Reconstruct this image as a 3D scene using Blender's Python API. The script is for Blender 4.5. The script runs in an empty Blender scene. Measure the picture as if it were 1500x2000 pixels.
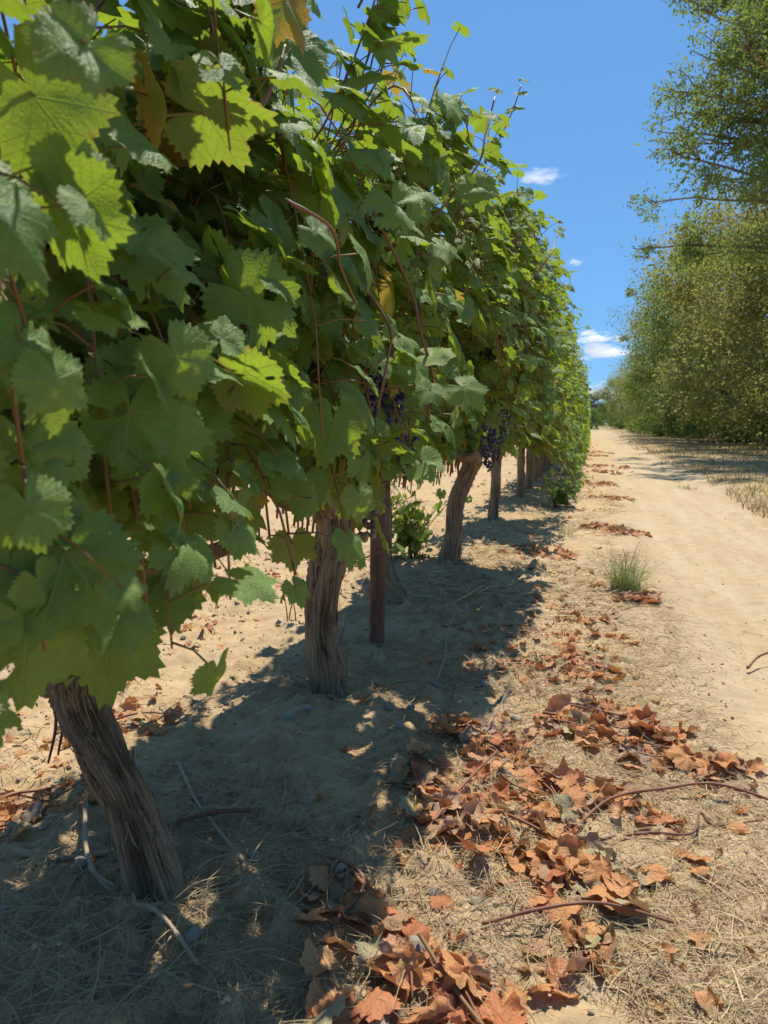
import bpy, math, random
import numpy as np
from mathutils import Vector, Matrix, Quaternion

rng = np.random.default_rng(7)
random.seed(7)
SC = bpy.context.scene
COL = SC.collection
R = math.radians

# ------------------------------------------------------------------ camera, sky, sun, exposure
CAM_H = 0.93
cam_data = bpy.data.cameras.new('camera')
cam = bpy.data.objects.new('camera', cam_data)
COL.objects.link(cam)
cam.location = (0, 0, CAM_H)
cam.rotation_euler = (R(90 - 6.76), 0, R(15.5))
cam_data.sensor_fit = 'VERTICAL'
cam_data.sensor_height = 36
cam_data.lens = 26.1
cam_data.clip_start = 0.02
cam_data.clip_end = 20000
cam_data.dof.use_dof = True
cam_data.dof.focus_distance = 2.1
cam_data.dof.aperture_fstop = 9.0
SC.camera = cam

SUN_EL, SUN_AZ = 65.0, 6.0          # azimuth measured from +Y (along the row) towards +X
world = bpy.data.worlds.new('World')
SC.world = world
world.use_nodes = True
wn = world.node_tree
wn.nodes.clear()
w_out = wn.nodes.new('ShaderNodeOutputWorld')
w_bg = wn.nodes.new('ShaderNodeBackground')
w_sky = wn.nodes.new('ShaderNodeTexSky')
w_hsv = wn.nodes.new('ShaderNodeHueSaturation')
w_sky.sky_type = 'NISHITA'
w_sky.sun_disc = False
w_sky.sun_elevation = R(SUN_EL)
w_sky.sun_rotation = R(SUN_AZ)
w_sky.altitude = 100
w_sky.air_density = 0.8
w_sky.dust_density = 0.0
w_sky.ozone_density = 1.5
w_hsv.inputs['Saturation'].default_value = 1.0
w_hsv.inputs['Hue'].default_value = 0.5
w_bg.inputs['Strength'].default_value = 0.1
wn.links.new(w_sky.outputs[0], w_hsv.inputs['Color'])
w_gam = wn.nodes.new('ShaderNodeGamma')          # tone range of the clear sky, the same in every direction
w_gam.inputs[1].default_value = 0.4
w_tint = wn.nodes.new('ShaderNodeMix')
w_tint.data_type = 'RGBA'; w_tint.blend_type = 'MULTIPLY'; w_tint.inputs[0].default_value = 1
w_tint.inputs[7].default_value = (0.66, 1.31, 2.15, 1)
wn.links.new(w_hsv.outputs[0], w_gam.inputs[0])
wn.links.new(w_gam.outputs[0], w_tint.inputs[6])
wn.links.new(w_tint.outputs[2], w_bg.inputs['Color'])
wn.links.new(w_bg.outputs[0], w_out.inputs['Surface'])

sun_data = bpy.data.lights.new('sun', 'SUN')
sun_data.energy = 3.4
sun_data.angle = R(0.53)
sun_data.color = (1.0, 0.955, 0.875)
sun = bpy.data.objects.new('sun', sun_data)
COL.objects.link(sun)
sd = Vector((math.sin(R(SUN_AZ)) * math.cos(R(SUN_EL)), math.cos(R(SUN_AZ)) * math.cos(R(SUN_EL)), math.sin(R(SUN_EL))))
sun.rotation_euler = sd.to_track_quat('Z', 'Y').to_euler()
SUNV = np.array(sd)

SC.view_settings.view_transform = 'Standard'
SC.view_settings.look = 'None'
SC.view_settings.exposure = 0.98
SC.view_settings.gamma = 1
SC.view_settings.use_curve_mapping = False
SC.render.engine = 'CYCLES'
SC.cycles.max_bounces = 9
SC.cycles.diffuse_bounces = 6
SC.cycles.transmission_bounces = 5
SC.cycles.transparent_max_bounces = 6
SC.cycles.volume_bounces = 3
SC.cycles.volume_step_rate = 1.0
SC.cycles.sample_clamp_indirect = 8

# ------------------------------------------------------------------ helpers
def _hash(ix, iy, iz, seed):
    n = (ix * 374761393 + iy * 668265263 + iz * 2147483647 + seed * 1274126177) & 0xFFFFFFFF
    n = ((n ^ (n >> 13)) * 1274126177) & 0xFFFFFFFF
    n = n ^ (n >> 16)
    return (n & 0xFFFF) / 65535.0

def noise(p, seed=0):
    """value noise, p (n,3) -> (n,) in -1..1"""
    p = np.asarray(p, float)
    i = np.floor(p).astype(np.int64)
    f = p - i
    f = f * f * (3 - 2 * f)
    r = 0
    for dx in (0, 1):
        for dy in (0, 1):
            for dz in (0, 1):
                w = (f[:, 0] if dx else 1 - f[:, 0]) * (f[:, 1] if dy else 1 - f[:, 1]) * (f[:, 2] if dz else 1 - f[:, 2])
                r = r + w * _hash(i[:, 0] + dx, i[:, 1] + dy, i[:, 2] + dz, seed)
    return r * 2 - 1

def fbm(p, octaves=4, seed=0, gain=0.5):
    p = np.asarray(p, float)
    r, a = 0, 1.0
    for o in range(octaves):
        r = r + a * noise(p * 2.03 ** o + o * 17.3, seed + o)
        a *= gain
    return r

def P3(x, y, z=0.0):
    x = np.atleast_1d(np.asarray(x, float)); y = np.atleast_1d(np.asarray(y, float))
    return np.stack([x, y, np.zeros_like(x) + z], 1)

def ss(a, b, x):
    t = np.clip((x - a) / (b - a), 0, 1)
    return t * t * (3 - 2 * t)

def mesh(name, verts, faces, mat, uv=None, attrs=None, smooth=True):
    """faces: (n,3)/(n,4) array or list of such arrays; uv: per vertex (n,2)"""
    verts = np.asarray(verts, np.float32)
    fl = [np.asarray(f, np.int32) for f in (faces if isinstance(faces, (list, tuple)) else [faces])]
    fl = [f for f in fl if len(f)]
    me = bpy.data.meshes.new(name)
    me.vertices.add(len(verts))
    me.vertices.foreach_set('co', verts.ravel())
    loops = np.concatenate([f.ravel() for f in fl])
    sizes = np.concatenate([np.full(len(f), f.shape[1], np.int32) for f in fl])
    starts = np.concatenate([[0], np.cumsum(sizes)[:-1]]).astype(np.int32)
    me.loops.add(len(loops))
    me.loops.foreach_set('vertex_index', loops)
    me.polygons.add(len(sizes))
    me.polygons.foreach_set('loop_start', starts)
    me.polygons.foreach_set('loop_total', sizes)
    me.polygons.foreach_set('use_smooth', np.full(len(sizes), smooth, bool))
    me.update(calc_edges=True)
    if uv is not None:
        l = me.uv_layers.new(name='UVMap')
        l.data.foreach_set('uv', np.asarray(uv, np.float32)[loops].ravel())
    for k, v in (attrs or {}).items():
        a = me.attributes.new(k, 'FLOAT', 'POINT')
        a.data.foreach_set('value', np.asarray(v, np.float32))
    for m in (mat if isinstance(mat, (list, tuple)) else [mat]):
        me.materials.append(m)
    me.validate()
    return me

def link(name, data, parent=None, loc=None, kind=None):
    o = bpy.data.objects.new(name, data)
    COL.objects.link(o)
    if parent is not None:
        o.parent = parent
    if loc is not None:
        o.location = loc
    if kind:
        o['kind'] = kind
    return o

def tag(o, label, cat, group=None, kind=None):
    o['label'] = label
    o['category'] = cat
    if group: o['group'] = group
    if kind: o['kind'] = kind
    return o

def stamp(tv, tf, M, T, tuv=None, tattr=None, var=None):
    """replicate template (tv,tf) with matrices M (m,3,3), offsets T (m,3)"""
    m, n = len(T), len(tv)
    V = (np.einsum('mij,nj->mni', M, tv) + T[:, None, :]).reshape(-1, 3)
    F = (tf[None] + (np.arange(m) * n)[:, None, None]).reshape(-1, tf.shape[1])
    uv = np.tile(tuv, (m, 1)) if tuv is not None else None
    at = {k: np.tile(v, m) for k, v in (tattr or {}).items()}
    if var is not None:
        at['var'] = np.repeat(var, n)
    return V, F, uv, at

def joined(parts):
    V, F, U, A, off = [], {}, [], {}, 0
    for v, f, u, a in parts:
        V.append(v); F.setdefault(f.shape[1], []).append(f + off)
        if u is not None: U.append(u)
        for k, x in a.items(): A.setdefault(k, []).append(x)
        off += len(v)
    return np.concatenate(V), [np.concatenate(x) for x in F.values()], (np.concatenate(U) if U else None), {k: np.concatenate(x) for k, x in A.items()}

def tube(path, rad, k=8, disp=None, cap=True, seed=0):
    """returns verts, quads, uv along a path (n,3) with radii; disp(theta,t)->radius factor"""
    path = np.asarray(path, float); n = len(path)
    rad = np.broadcast_to(np.asarray(rad, float), (n,))
    tan = np.gradient(path, axis=0)
    tan /= np.linalg.norm(tan, axis=1)[:, None] + 1e-9
    ref = np.array([0.31, 0.95, 0.05]) if abs(tan[:, 2]).mean() > 0.6 else np.array([0.05, 0.1, 0.99])
    a = np.cross(tan, ref); a /= np.linalg.norm(a, axis=1)[:, None] + 1e-9
    b = np.cross(tan, a)
    th = np.linspace(0, 2 * np.pi, k, endpoint=False)
    s = np.concatenate([[0], np.cumsum(np.linalg.norm(np.diff(path, axis=0), axis=1))])
    rr = rad[:, None] * np.ones((1, k))
    if disp is not None:
        TH, S = np.meshgrid(th, s)
        rr = rr * disp(TH.ravel(), S.ravel()).reshape(n, k)
    V = path[:, None, :] + rr[:, :, None] * (np.cos(th)[None, :, None] * a[:, None, :] + np.sin(th)[None, :, None] * b[:, None, :])
    i = np.arange(n - 1)[:, None]; j = np.arange(k)[None, :]; j2 = (j + 1) % k
    F = np.stack([i * k + j, i * k + j2, (i + 1) * k + j2, (i + 1) * k + j], -1).reshape(-1, 4)
    uv = np.stack([np.tile(np.minimum(th, 2 * np.pi - th) / np.pi, n), np.repeat(s, k)], 1)
    V = V.reshape(-1, 3)
    if cap:
        c = len(V)
        V = np.concatenate([V, path[:1], path[-1:]])
        uv = np.concatenate([uv, [[0, 0], [0, s[-1]]]])
        jj = np.arange(k)
        f2 = np.concatenate([np.stack([np.full(k, c), (jj + 1) % k, jj, jj], 1), np.stack([np.full(k, c + 1), (n - 1) * k + jj, (n - 1) * k + (jj + 1) % k, (n - 1) * k + (jj + 1) % k], 1)])
        return V, F, uv, f2[:, :3]
    return V, F, uv, np.zeros((0, 3), int)

def tube_parts(path, rad, k=8, disp=None, var=0.0):
    V, F, uv, T = tube(path, rad, k, disp)
    F = [F, T]
    return V, F, uv, var

def join_tubes(lst):
    V, Q, T, U, A, off = [], [], [], [], [], 0
    for v, f, u, var in lst:
        V.append(v); U.append(u); Q.append(f[0] + off)
        if len(f[1]): T.append(f[1] + off)
        A.append(np.full(len(v), var))
        off += len(v)
    return np.concatenate(V), [np.concatenate(Q)] + ([np.concatenate(T)] if T else []), np.concatenate(U), {'var': np.concatenate(A)}

def bezier(p0, p1, p2, p3, n):
    t = np.linspace(0, 1, n)[:, None]
    return (1 - t) ** 3 * p0 + 3 * (1 - t) ** 2 * t * p1 + 3 * (1 - t) * t * t * p2 + t ** 3 * p3

def spline(pts, n):
    """Catmull-Rom through pts"""
    p = np.asarray(pts, float)
    q = np.concatenate([2 * p[:1] - p[1:2], p, 2 * p[-1:] - p[-2:-1]])
    out = []
    m = len(p) - 1
    for t in np.linspace(0, m - 1e-6, n):
        i = int(t); f = t - i
        a, b, c, d = q[i:i + 4]
        out.append(0.5 * (2 * b + (c - a) * f + (2 * a - 5 * b + 4 * c - d) * f * f + (3 * b - a - 3 * c + d) * f ** 3))
    return np.array(out)

def frames(nrm, tip, scale):
    """rows: nrm (m,3) blade normals, tip (m,3) wanted tip direction -> matrices with columns x,y,z * scale (y = tip)"""
    n = nrm / (np.linalg.norm(nrm, axis=1)[:, None] + 1e-9)
    t = tip - (tip * n).sum(1)[:, None] * n
    t /= np.linalg.norm(t, axis=1)[:, None] + 1e-9
    x = np.cross(t, n)
    return np.stack([x, t, n], 2) * np.asarray(scale).reshape(-1, 1, 1)

# ------------------------------------------------------------------ materials
def new_mat(name):
    m = bpy.data.materials.new(name)
    m.use_nodes = True
    nt = m.node_tree
    nt.nodes.clear()
    return m, nt

class NB:
    """small node-building helper"""
    def __init__(s, name):
        s.m, s.t = new_mat(name)
    def n(s, typ, **kw):
        nd = s.t.nodes.new(typ)
        for k, v in kw.items(): setattr(nd, k, v)
        return nd
    def set(s, sock, v):
        if isinstance(v, bpy.types.NodeSocket): s.t.links.new(v, sock)
        elif v is not None: sock.default_value = v
    def math(s, op, a, b=None, c=None, clamp=False):
        nd = s.n('ShaderNodeMath', operation=op, use_clamp=clamp)
        s.set(nd.inputs[0], a)
        if b is not None: s.set(nd.inputs[1], b)
        if c is not None: s.set(nd.inputs[2], c)
        return nd.outputs[0]
    def mix(s, f, a, b, blend='MIX'):
        nd = s.n('ShaderNodeMix', data_type='RGBA', blend_type=blend)
        s.set(nd.inputs[0], f); s.set(nd.inputs[6], a); s.set(nd.inputs[7], b)
        return nd.outputs[2]
    def noise(s, vec, scale, detail=3, rough=0.5, col=False, dist=0.0):
        nd = s.n('ShaderNodeTexNoise')
        if vec is not None: s.set(nd.inputs['Vector'], vec)
        nd.inputs['Scale'].default_value = scale; nd.inputs['Detail'].default_value = detail
        nd.inputs['Roughness'].default_value = rough; nd.inputs['Distortion'].default_value = dist
        return nd.outputs[1 if col else 0]
    def ramp(s, f, stops):
        nd = s.n('ShaderNodeValToRGB')
        el = nd.color_ramp.elements
        while len(el) < len(stops): el.new(0.5)
        for e, (p, c) in zip(el, stops):
            e.position = p
            e.color = (c, c, c, 1) if not isinstance(c, (tuple, list)) else (*c, 1)
        s.set(nd.inputs[0], f)
        return nd.outputs[0]
    def vmul(s, v, k):
        nd = s.n('ShaderNodeVectorMath', operation='MULTIPLY')
        s.set(nd.inputs[0], v); nd.inputs[1].default_value = k
        return nd.outputs[0]
    def attr(s, name, out=2):
        return s.n('ShaderNodeAttribute', attribute_name=name).outputs[out]
    def bump(s, h, strength=0.3, dist=0.01, normal=None):
        nd = s.n('ShaderNodeBump')
        nd.inputs['Strength'].default_value = strength; nd.inputs['Distance'].default_value = dist
        s.set(nd.inputs['Height'], h)
        if normal is not None: s.set(nd.inputs['Normal'], normal)
        return nd.outputs[0]
    def principled(s, col, rough=0.7, normal=None, spec=0.3, **kw):
        nd = s.n('ShaderNodeBsdfPrincipled')
        s.set(nd.inputs['Base Color'], col if isinstance(col, bpy.types.NodeSocket) else (*col, 1))
        s.set(nd.inputs['Roughness'], rough)
        nd.inputs['Specular IOR Level'].default_value = spec
        if normal is not None: s.set(nd.inputs['Normal'], normal)
        for k, v in kw.items(): s.set(nd.inputs[k], v)
        return nd.outputs[0]
    def out(s, sh):
        o = s.n('ShaderNodeOutputMaterial')
        s.t.links.new(sh, o.inputs['Surface'])
        return s.m

def rgb(r, g, b): return (r, g, b, 1)

def leaf_material(name, front_a, front_b, back, trans, vein, veins=True, aged=True, tw=0.48, rough=0.52, spec=0.22):
    b = NB(name)
    geo = b.n('ShaderNodeNewGeometry')
    oi = b.n('ShaderNodeObjectInfo')
    var = b.math('FRACT', b.math('ADD', b.attr('var'), oi.outputs['Random']))
    var2 = b.math('FRACT', b.math('MULTIPLY', var, 7.31))
    col = b.mix(var, rgb(*front_a), rgb(*front_b))
    uvn = b.n('ShaderNodeUVMap')
    uv = uvn.outputs[0]
    cloud = b.noise(uv, 2.2, 2)
    col = b.mix(b.math('MULTIPLY', b.math('SUBTRACT', cloud, 0.5), 0.9, clamp=True), col, rgb(*[min(1, c * 1.9 + 0.01) for c in front_b]))
    normal = None
    vm = None
    if veins:
        sep = b.n('ShaderNodeSeparateXYZ'); b.set(sep.inputs[0], uv)
        x, y = sep.outputs[0], sep.outputs[1]
        th = b.math('ARCTAN2', x, y)
        rad = b.math('SQRT', b.math('ADD', b.math('MULTIPLY', x, x), b.math('MULTIPLY', y, y)))
        st = R(51)
        k = b.math('ROUND', b.math('DIVIDE', th, st))
        k = b.math('MINIMUM', b.math('MAXIMUM', k, -2.0), 2.0)
        tf = b.math('SUBTRACT', th, b.math('MULTIPLY', k, st))
        al = b.math('MULTIPLY', rad, b.math('COSINE', tf))
        ac = b.math('ABSOLUTE', b.math('MULTIPLY', rad, b.math('SINE', tf)))
        main = b.math('SUBTRACT', 1.0, b.math('DIVIDE', ac, b.math('SUBTRACT', 0.022, b.math('MULTIPLY', al, 0.014))), clamp=True)
        sec = b.math('SUBTRACT', al, b.math('MULTIPLY', ac, 0.85))
        sec = b.math('FRACT', b.math('ADD', b.math('MULTIPLY', sec, 6.2), 0.15))
        sec = b.math('ABSOLUTE', b.math('SUBTRACT', sec, 0.5))
        sec = b.math('SUBTRACT', 1.0, b.math('DIVIDE', sec, 0.055), clamp=True)
        sec = b.math('MULTIPLY', sec, 0.75)
        vm = b.math('MAXIMUM', main, sec)
        vo = b.n('ShaderNodeTexVoronoi', feature='DISTANCE_TO_EDGE')
        b.set(vo.inputs['Vector'], uv); vo.inputs['Scale'].default_value = 17
        net = b.math('MULTIPLY', vo.outputs[0], 2.2, clamp=True)
        h = b.math('SUBTRACT', b.math('ADD', b.math('MULTIPLY', net, 0.5), b.math('MULTIPLY', cloud, 1.0)), b.math('MULTIPLY', vm, 0.9))
        normal = b.bump(h, 0.6, 0.0016)
        col = b.mix(b.math('MULTIPLY', b.math('SUBTRACT', 1.0, net), 0.22), col, rgb(*vein))
        col = b.mix(b.math('MULTIPLY', vm, 0.65), col, rgb(*vein))
    backc = b.mix(var2, rgb(*back), rgb(*[c * 0.8 for c in back]))
    if vm is not None:
        backc = b.mix(b.math('MULTIPLY', vm, 0.5), backc, rgb(0.42, 0.45, 0.24))
    tr = b.mix(var, rgb(*trans), rgb(*[c * 0.7 for c in trans]))
    if vm is not None:
        tr = b.mix(b.math('MULTIPLY', vm, 0.55), tr, rgb(*[c * 0.45 for c in trans]))
    if aged:
        e = b.attr('edge')
        gate = b.math('GREATER_THAN', var2, 0.72)
        em = b.math('ADD', e, b.math('MULTIPLY', b.math('SUBTRACT', b.noise(uv, 4.5, 3), 0.5), 0.9))
        yel = b.math('MULTIPLY', b.math('MULTIPLY', b.math('SUBTRACT', em, 0.86), 5.0, clamp=True), gate)
        brn = b.math('MULTIPLY', b.math('MULTIPLY', b.math('SUBTRACT', em, 1.02), 9.0, clamp=True), gate)
        old = b.math('MULTIPLY', b.math('GREATER_THAN', var, 0.975), b.ramp(b.noise(uv, 1.3, 2), [(0.35, 0), (0.5, 1)]))
        for nm in ('col', 'tr', 'backc'):
            c = {'col': col, 'tr': tr, 'backc': backc}[nm]
            c = b.mix(b.math('MULTIPLY', yel, 0.75), c, rgb(0.36, 0.34, 0.05))
            c = b.mix(brn, c, rgb(0.25, 0.09, 0.03))
            c = b.mix(b.math('MULTIPLY', old, 0.8), c, rgb(0.45, 0.26, 0.05))
            if nm == 'col': col = c
            elif nm == 'tr': tr = c
            else: backc = c
    base = b.mix(geo.outputs['Backfacing'], col, backc)
    sh = b.principled(base, b.math('ADD', rough, b.math('MULTIPLY', geo.outputs['Backfacing'], 0.3)), normal, spec)
    tl = b.n('ShaderNodeBsdfTranslucent')
    b.set(tl.inputs[0], tr)
    if normal is not None: b.set(tl.inputs['Normal'], normal)
    mx = b.n('ShaderNodeMixShader')
    mx.inputs[0].default_value = tw
    b.t.links.new(sh, mx.inputs[1]); b.t.links.new(tl.outputs[0], mx.inputs[2])
    return b.out(mx.outputs[0])

M_LEAF = leaf_material('vine_leaf', (0.075, 0.175, 0.032), (0.22, 0.33, 0.065), (0.25, 0.29, 0.1), (0.33, 0.45, 0.03), (0.34, 0.45, 0.19))
M_LEAF_FAR = leaf_material('vine_leaf_far', (0.085, 0.19, 0.038), (0.22, 0.33, 0.065), (0.25, 0.29, 0.1), (0.38, 0.52, 0.04), (0.2, 0.3, 0.1), veins=False)
M_ASH = leaf_material('ash_leaf', (0.09, 0.15, 0.04), (0.17, 0.235, 0.065), (0.19, 0.23, 0.11), (0.32, 0.42, 0.08), (0, 0, 0), veins=False, aged=False, tw=0.42, rough=0.65, spec=0.15)
M_TREE_A = leaf_material('olive_green_leaf', (0.13, 0.155, 0.045), (0.33, 0.30, 0.095), (0.23, 0.23, 0.1), (0.44, 0.43, 0.1), (0, 0, 0), veins=False, aged=False, tw=0.42, rough=0.65, spec=0.15)
M_TREE_B = leaf_material('mid_green_leaf', (0.08, 0.135, 0.04), (0.18, 0.23, 0.065), (0.17, 0.2, 0.09), (0.3, 0.4, 0.065), (0, 0, 0), veins=False, aged=False, tw=0.42, rough=0.65, spec=0.15)
M_TREE_C = leaf_material('silver_leaf', (0.16, 0.17, 0.13), (0.27, 0.26, 0.2), (0.27, 0.26, 0.22), (0.16, 0.18, 0.10), (0, 0, 0), veins=False, aged=False, tw=0.2)
M_BUSH = leaf_material('bright_bush_leaf', (0.06, 0.15, 0.025), (0.13, 0.24, 0.04), (0.12, 0.2, 0.06), (0.2, 0.32, 0.04), (0, 0, 0), veins=False, aged=False, tw=0.35)

def dead_leaf_material():
    b = NB('withered_leaf')
    oi = b.n('ShaderNodeObjectInfo')
    var = b.math('FRACT', b.math('ADD', b.attr('var'), oi.outputs['Random']))
    col = b.ramp(var, [(0.0, (0.62, 0.27, 0.09)), (0.35, (0.7, 0.36, 0.15)), (0.6, (0.55, 0.18, 0.07)), (0.74, (0.64, 0.38, 0.2)), (0.84, (0.33, 0.2, 0.1)), (0.92, (0.42, 0.3, 0.2)), (1.0, (0.5, 0.45, 0.22))])
    uv = b.n('ShaderNodeUVMap').outputs[0]
    n1 = b.noise(uv, 3.0, 4, 0.6)
    col = b.mix(b.math('MULTIPLY', b.math('SUBTRACT', n1, 0.5), 1.6, clamp=True), col, rgb(0.66, 0.42, 0.25))
    col = b.mix(b.math('MULTIPLY', b.math('SUBTRACT', 0.42, n1), 2.5, clamp=True), col, rgb(0.26, 0.11, 0.055))
    sep = b.n('ShaderNodeSeparateXYZ'); b.set(sep.inputs[0], uv)
    x, y = sep.outputs[0], sep.outputs[1]
    th = b.math('ARCTAN2', x, y)
    rad = b.math('SQRT', b.math('ADD', b.math('MULTIPLY', x, x), b.math('MULTIPLY', y, y)))
    k = b.math('MINIMUM', b.math('MAXIMUM', b.math('ROUND', b.math('DIVIDE', th, R(51))), -2.0), 2.0)
    tf = b.math('SUBTRACT', th, b.math('MULTIPLY', k, R(51)))
    ac = b.math('ABSOLUTE', b.math('MULTIPLY', rad, b.math('SINE', tf)))
    al = b.math('MULTIPLY', rad, b.math('COSINE', tf))
    main = b.math('SUBTRACT', 1.0, b.math('DIVIDE', ac, 0.02), clamp=True)
    sec = b.math('ABSOLUTE', b.math('SUBTRACT', b.math('FRACT', b.math('MULTIPLY', b.math('SUBTRACT', al, b.math('MULTIPLY', ac, 0.85)), 6.2)), 0.5))
    sec = b.math('SUBTRACT', 1.0, b.math('DIVIDE', sec, 0.07), clamp=True)
    vm = b.math('MAXIMUM', main, b.math('MULTIPLY', sec, 0.6))
    col = b.mix(b.math('MULTIPLY', vm, 0.35), col, rgb(0.55, 0.3, 0.16))
    col = b.mix(1.0, col, rgb(.82, .82, .82), 'MULTIPLY')
    h = b.math('ADD', b.math('MULTIPLY', b.noise(uv, 9, 3), 0.8), b.math('MULTIPLY', vm, 0.4))
    nrm = b.bump(h, 0.7, 0.004)
    sh = b.principled(col, 0.62, nrm, 0.25)
    tl = b.n('ShaderNodeBsdfTranslucent'); b.set(tl.inputs[0], b.mix(0.5, col, rgb(0.5, 0.18, 0.05)))
    mx = b.n('ShaderNodeMixShader'); mx.inputs[0].default_value = 0.22
    b.t.links.new(sh, mx.inputs[1]); b.t.links.new(tl.outputs[0], mx.inputs[2])
    return b.out(mx.outputs[0])
M_DEAD = dead_leaf_material()

def simple_var_mat(name, c1, c2, rough=0.7, spec=0.25, trans=0.0, scale=8.0, bump=0.0):
    b = NB(name)
    oi = b.n('ShaderNodeObjectInfo')
    var = b.math('FRACT', b.math('ADD', b.attr('var'), oi.outputs['Random']))
    tc = b.n('ShaderNodeTexCoord').outputs['Object']
    col = b.mix(var, rgb(*c1), rgb(*c2))
    n1 = b.noise(tc, scale, 4, 0.6)
    col = b.mix(b.math('MULTIPLY', b.math('SUBTRACT', n1, 0.42), 1.5, clamp=True), col, rgb(*[c * 0.55 for c in c1]))
    col = b.mix(1.0, col, rgb(.82, .81, .8), 'MULTIPLY')
    nrm = b.bump(n1, bump, 0.003) if bump else None
    sh = b.principled(col, rough, nrm, spec)
    if trans:
        tl = b.n('ShaderNodeBsdfTranslucent'); b.set(tl.inputs[0], col)
        mx = b.n('ShaderNodeMixShader'); mx.inputs[0].default_value = trans
        b.t.links.new(sh, mx.inputs[1]); b.t.links.new(tl.outputs[0], mx.inputs[2])
        sh = mx.outputs[0]
    return b.out(sh)

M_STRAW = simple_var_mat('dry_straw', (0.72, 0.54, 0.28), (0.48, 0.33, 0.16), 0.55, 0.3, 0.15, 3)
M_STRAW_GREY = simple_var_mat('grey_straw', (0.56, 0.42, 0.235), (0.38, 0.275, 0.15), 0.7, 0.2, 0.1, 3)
M_GRASS = simple_var_mat('green_grass', (0.2, 0.3, 0.07), (0.45, 0.44, 0.16), 0.5, 0.3, 0.3, 3)
M_VERGE = simple_var_mat('golden_verge_grass', (0.5, 0.37, 0.17), (0.38, 0.3, 0.13), 0.6, 0.2, 0.25, 3)
M_VERGE_G = simple_var_mat('verge_green_grass', (0.1, 0.16, 0.04), (0.2, 0.24, 0.07), 0.6, 0.2, 0.25, 3)
M_SHOOT = simple_var_mat('vine_shoot_bark', (0.30, 0.13, 0.06), (0.23, 0.13, 0.055), 0.5, 0.35, 0, 25, 0.2)
M_PETIOLE = simple_var_mat('petiole', (0.30, 0.12, 0.07), (0.28, 0.24, 0.07), 0.5, 0.3, 0.1, 10)
M_DRYCANE = simple_var_mat('dry_cane', (0.30, 0.13, 0.065), (0.2, 0.09, 0.05), 0.6, 0.3, 0, 30, 0.3)
M_GREYTWIG = simple_var_mat('weathered_twig', (0.5, 0.38, 0.25), (0.38, 0.28, 0.18), 0.8, 0.15, 0, 40, 0.4)
M_TREEBARK = simple_var_mat('tree_bark', (0.16, 0.125, 0.085), (0.3, 0.24, 0.12), 0.85, 0.1, 0, 6, 0.4)
M_STONE = simple_var_mat('pale_stone', (0.42, 0.36, 0.28), (0.28, 0.22, 0.16), 0.85, 0.2, 0, 30, 0.5)

def grape_mat(name, c1, c2, bloom):
    b = NB(name)
    oi = b.n('ShaderNodeObjectInfo')
    tc = b.n('ShaderNodeTexCoord').outputs['Object']
    col = b.mix(oi.outputs['Random'], rgb(*c1), rgb(*c2))
    n1 = b.noise(tc, 90, 2)
    col = b.mix(b.math('MULTIPLY', n1, 0.45), col, rgb(*bloom))
    return b.out(b.principled(col, b.math('ADD', 0.25, b.math('MULTIPLY', n1, 0.4)), None, 0.5))
M_GRAPE = grape_mat('dark_grape_skin', (0.012, 0.012, 0.035), (0.05, 0.018, 0.04), (0.09, 0.11, 0.19))
M_GRAPE_G = grape_mat('ripening_grape_skin', (0.16, 0.2, 0.05), (0.14, 0.045, 0.05), (0.3, 0.3, 0.2))

def bark_mat():
    b = NB('shaggy_vine_bark')
    uv = b.n('ShaderNodeUVMap').outputs[0]
    v = b.vmul(uv, (13, 3.2, 1))
    n1 = b.noise(v, 2.2, 6, 0.65, dist=0.4)
    n2 = b.noise(b.vmul(uv, (4, 6, 1)), 1.5, 3)
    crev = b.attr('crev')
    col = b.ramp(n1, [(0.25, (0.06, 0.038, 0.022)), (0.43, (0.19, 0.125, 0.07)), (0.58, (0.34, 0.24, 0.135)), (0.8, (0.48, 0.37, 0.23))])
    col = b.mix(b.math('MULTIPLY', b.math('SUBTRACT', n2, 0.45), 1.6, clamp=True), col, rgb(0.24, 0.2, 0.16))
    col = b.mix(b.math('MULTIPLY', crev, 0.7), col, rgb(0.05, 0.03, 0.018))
    oi = b.math('MULTIPLY', b.attr('var'), 0.5)
    col = b.mix(oi, col, rgb(0.3, 0.2, 0.11))
    nrm = b.bump(n1, 1.0, 0.009)
    return b.out(b.principled(col, 0.85, nrm, 0.15))
M_BARK = bark_mat()

def rust_mat():
    b = NB('rusty_steel')
    tc = b.n('ShaderNodeTexCoord').outputs['Object']
    n1 = b.noise(b.vmul(tc, (1, 1, 0.25)), 30, 5, 0.65)
    n2 = b.noise(tc, 140, 3)
    col = b.ramp(n1, [(0.3, (0.06, 0.03, 0.02)), (0.5, (0.13, 0.06, 0.035)), (0.68, (0.2, 0.1, 0.055)), (0.85, (0.2, 0.15, 0.12))])
    return b.out(b.principled(col, 0.75, b.bump(b.math('ADD', n1, b.math('MULTIPLY', n2, 0.5)), 0.4, 0.002), 0.3))
M_RUST = rust_mat()

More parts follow.
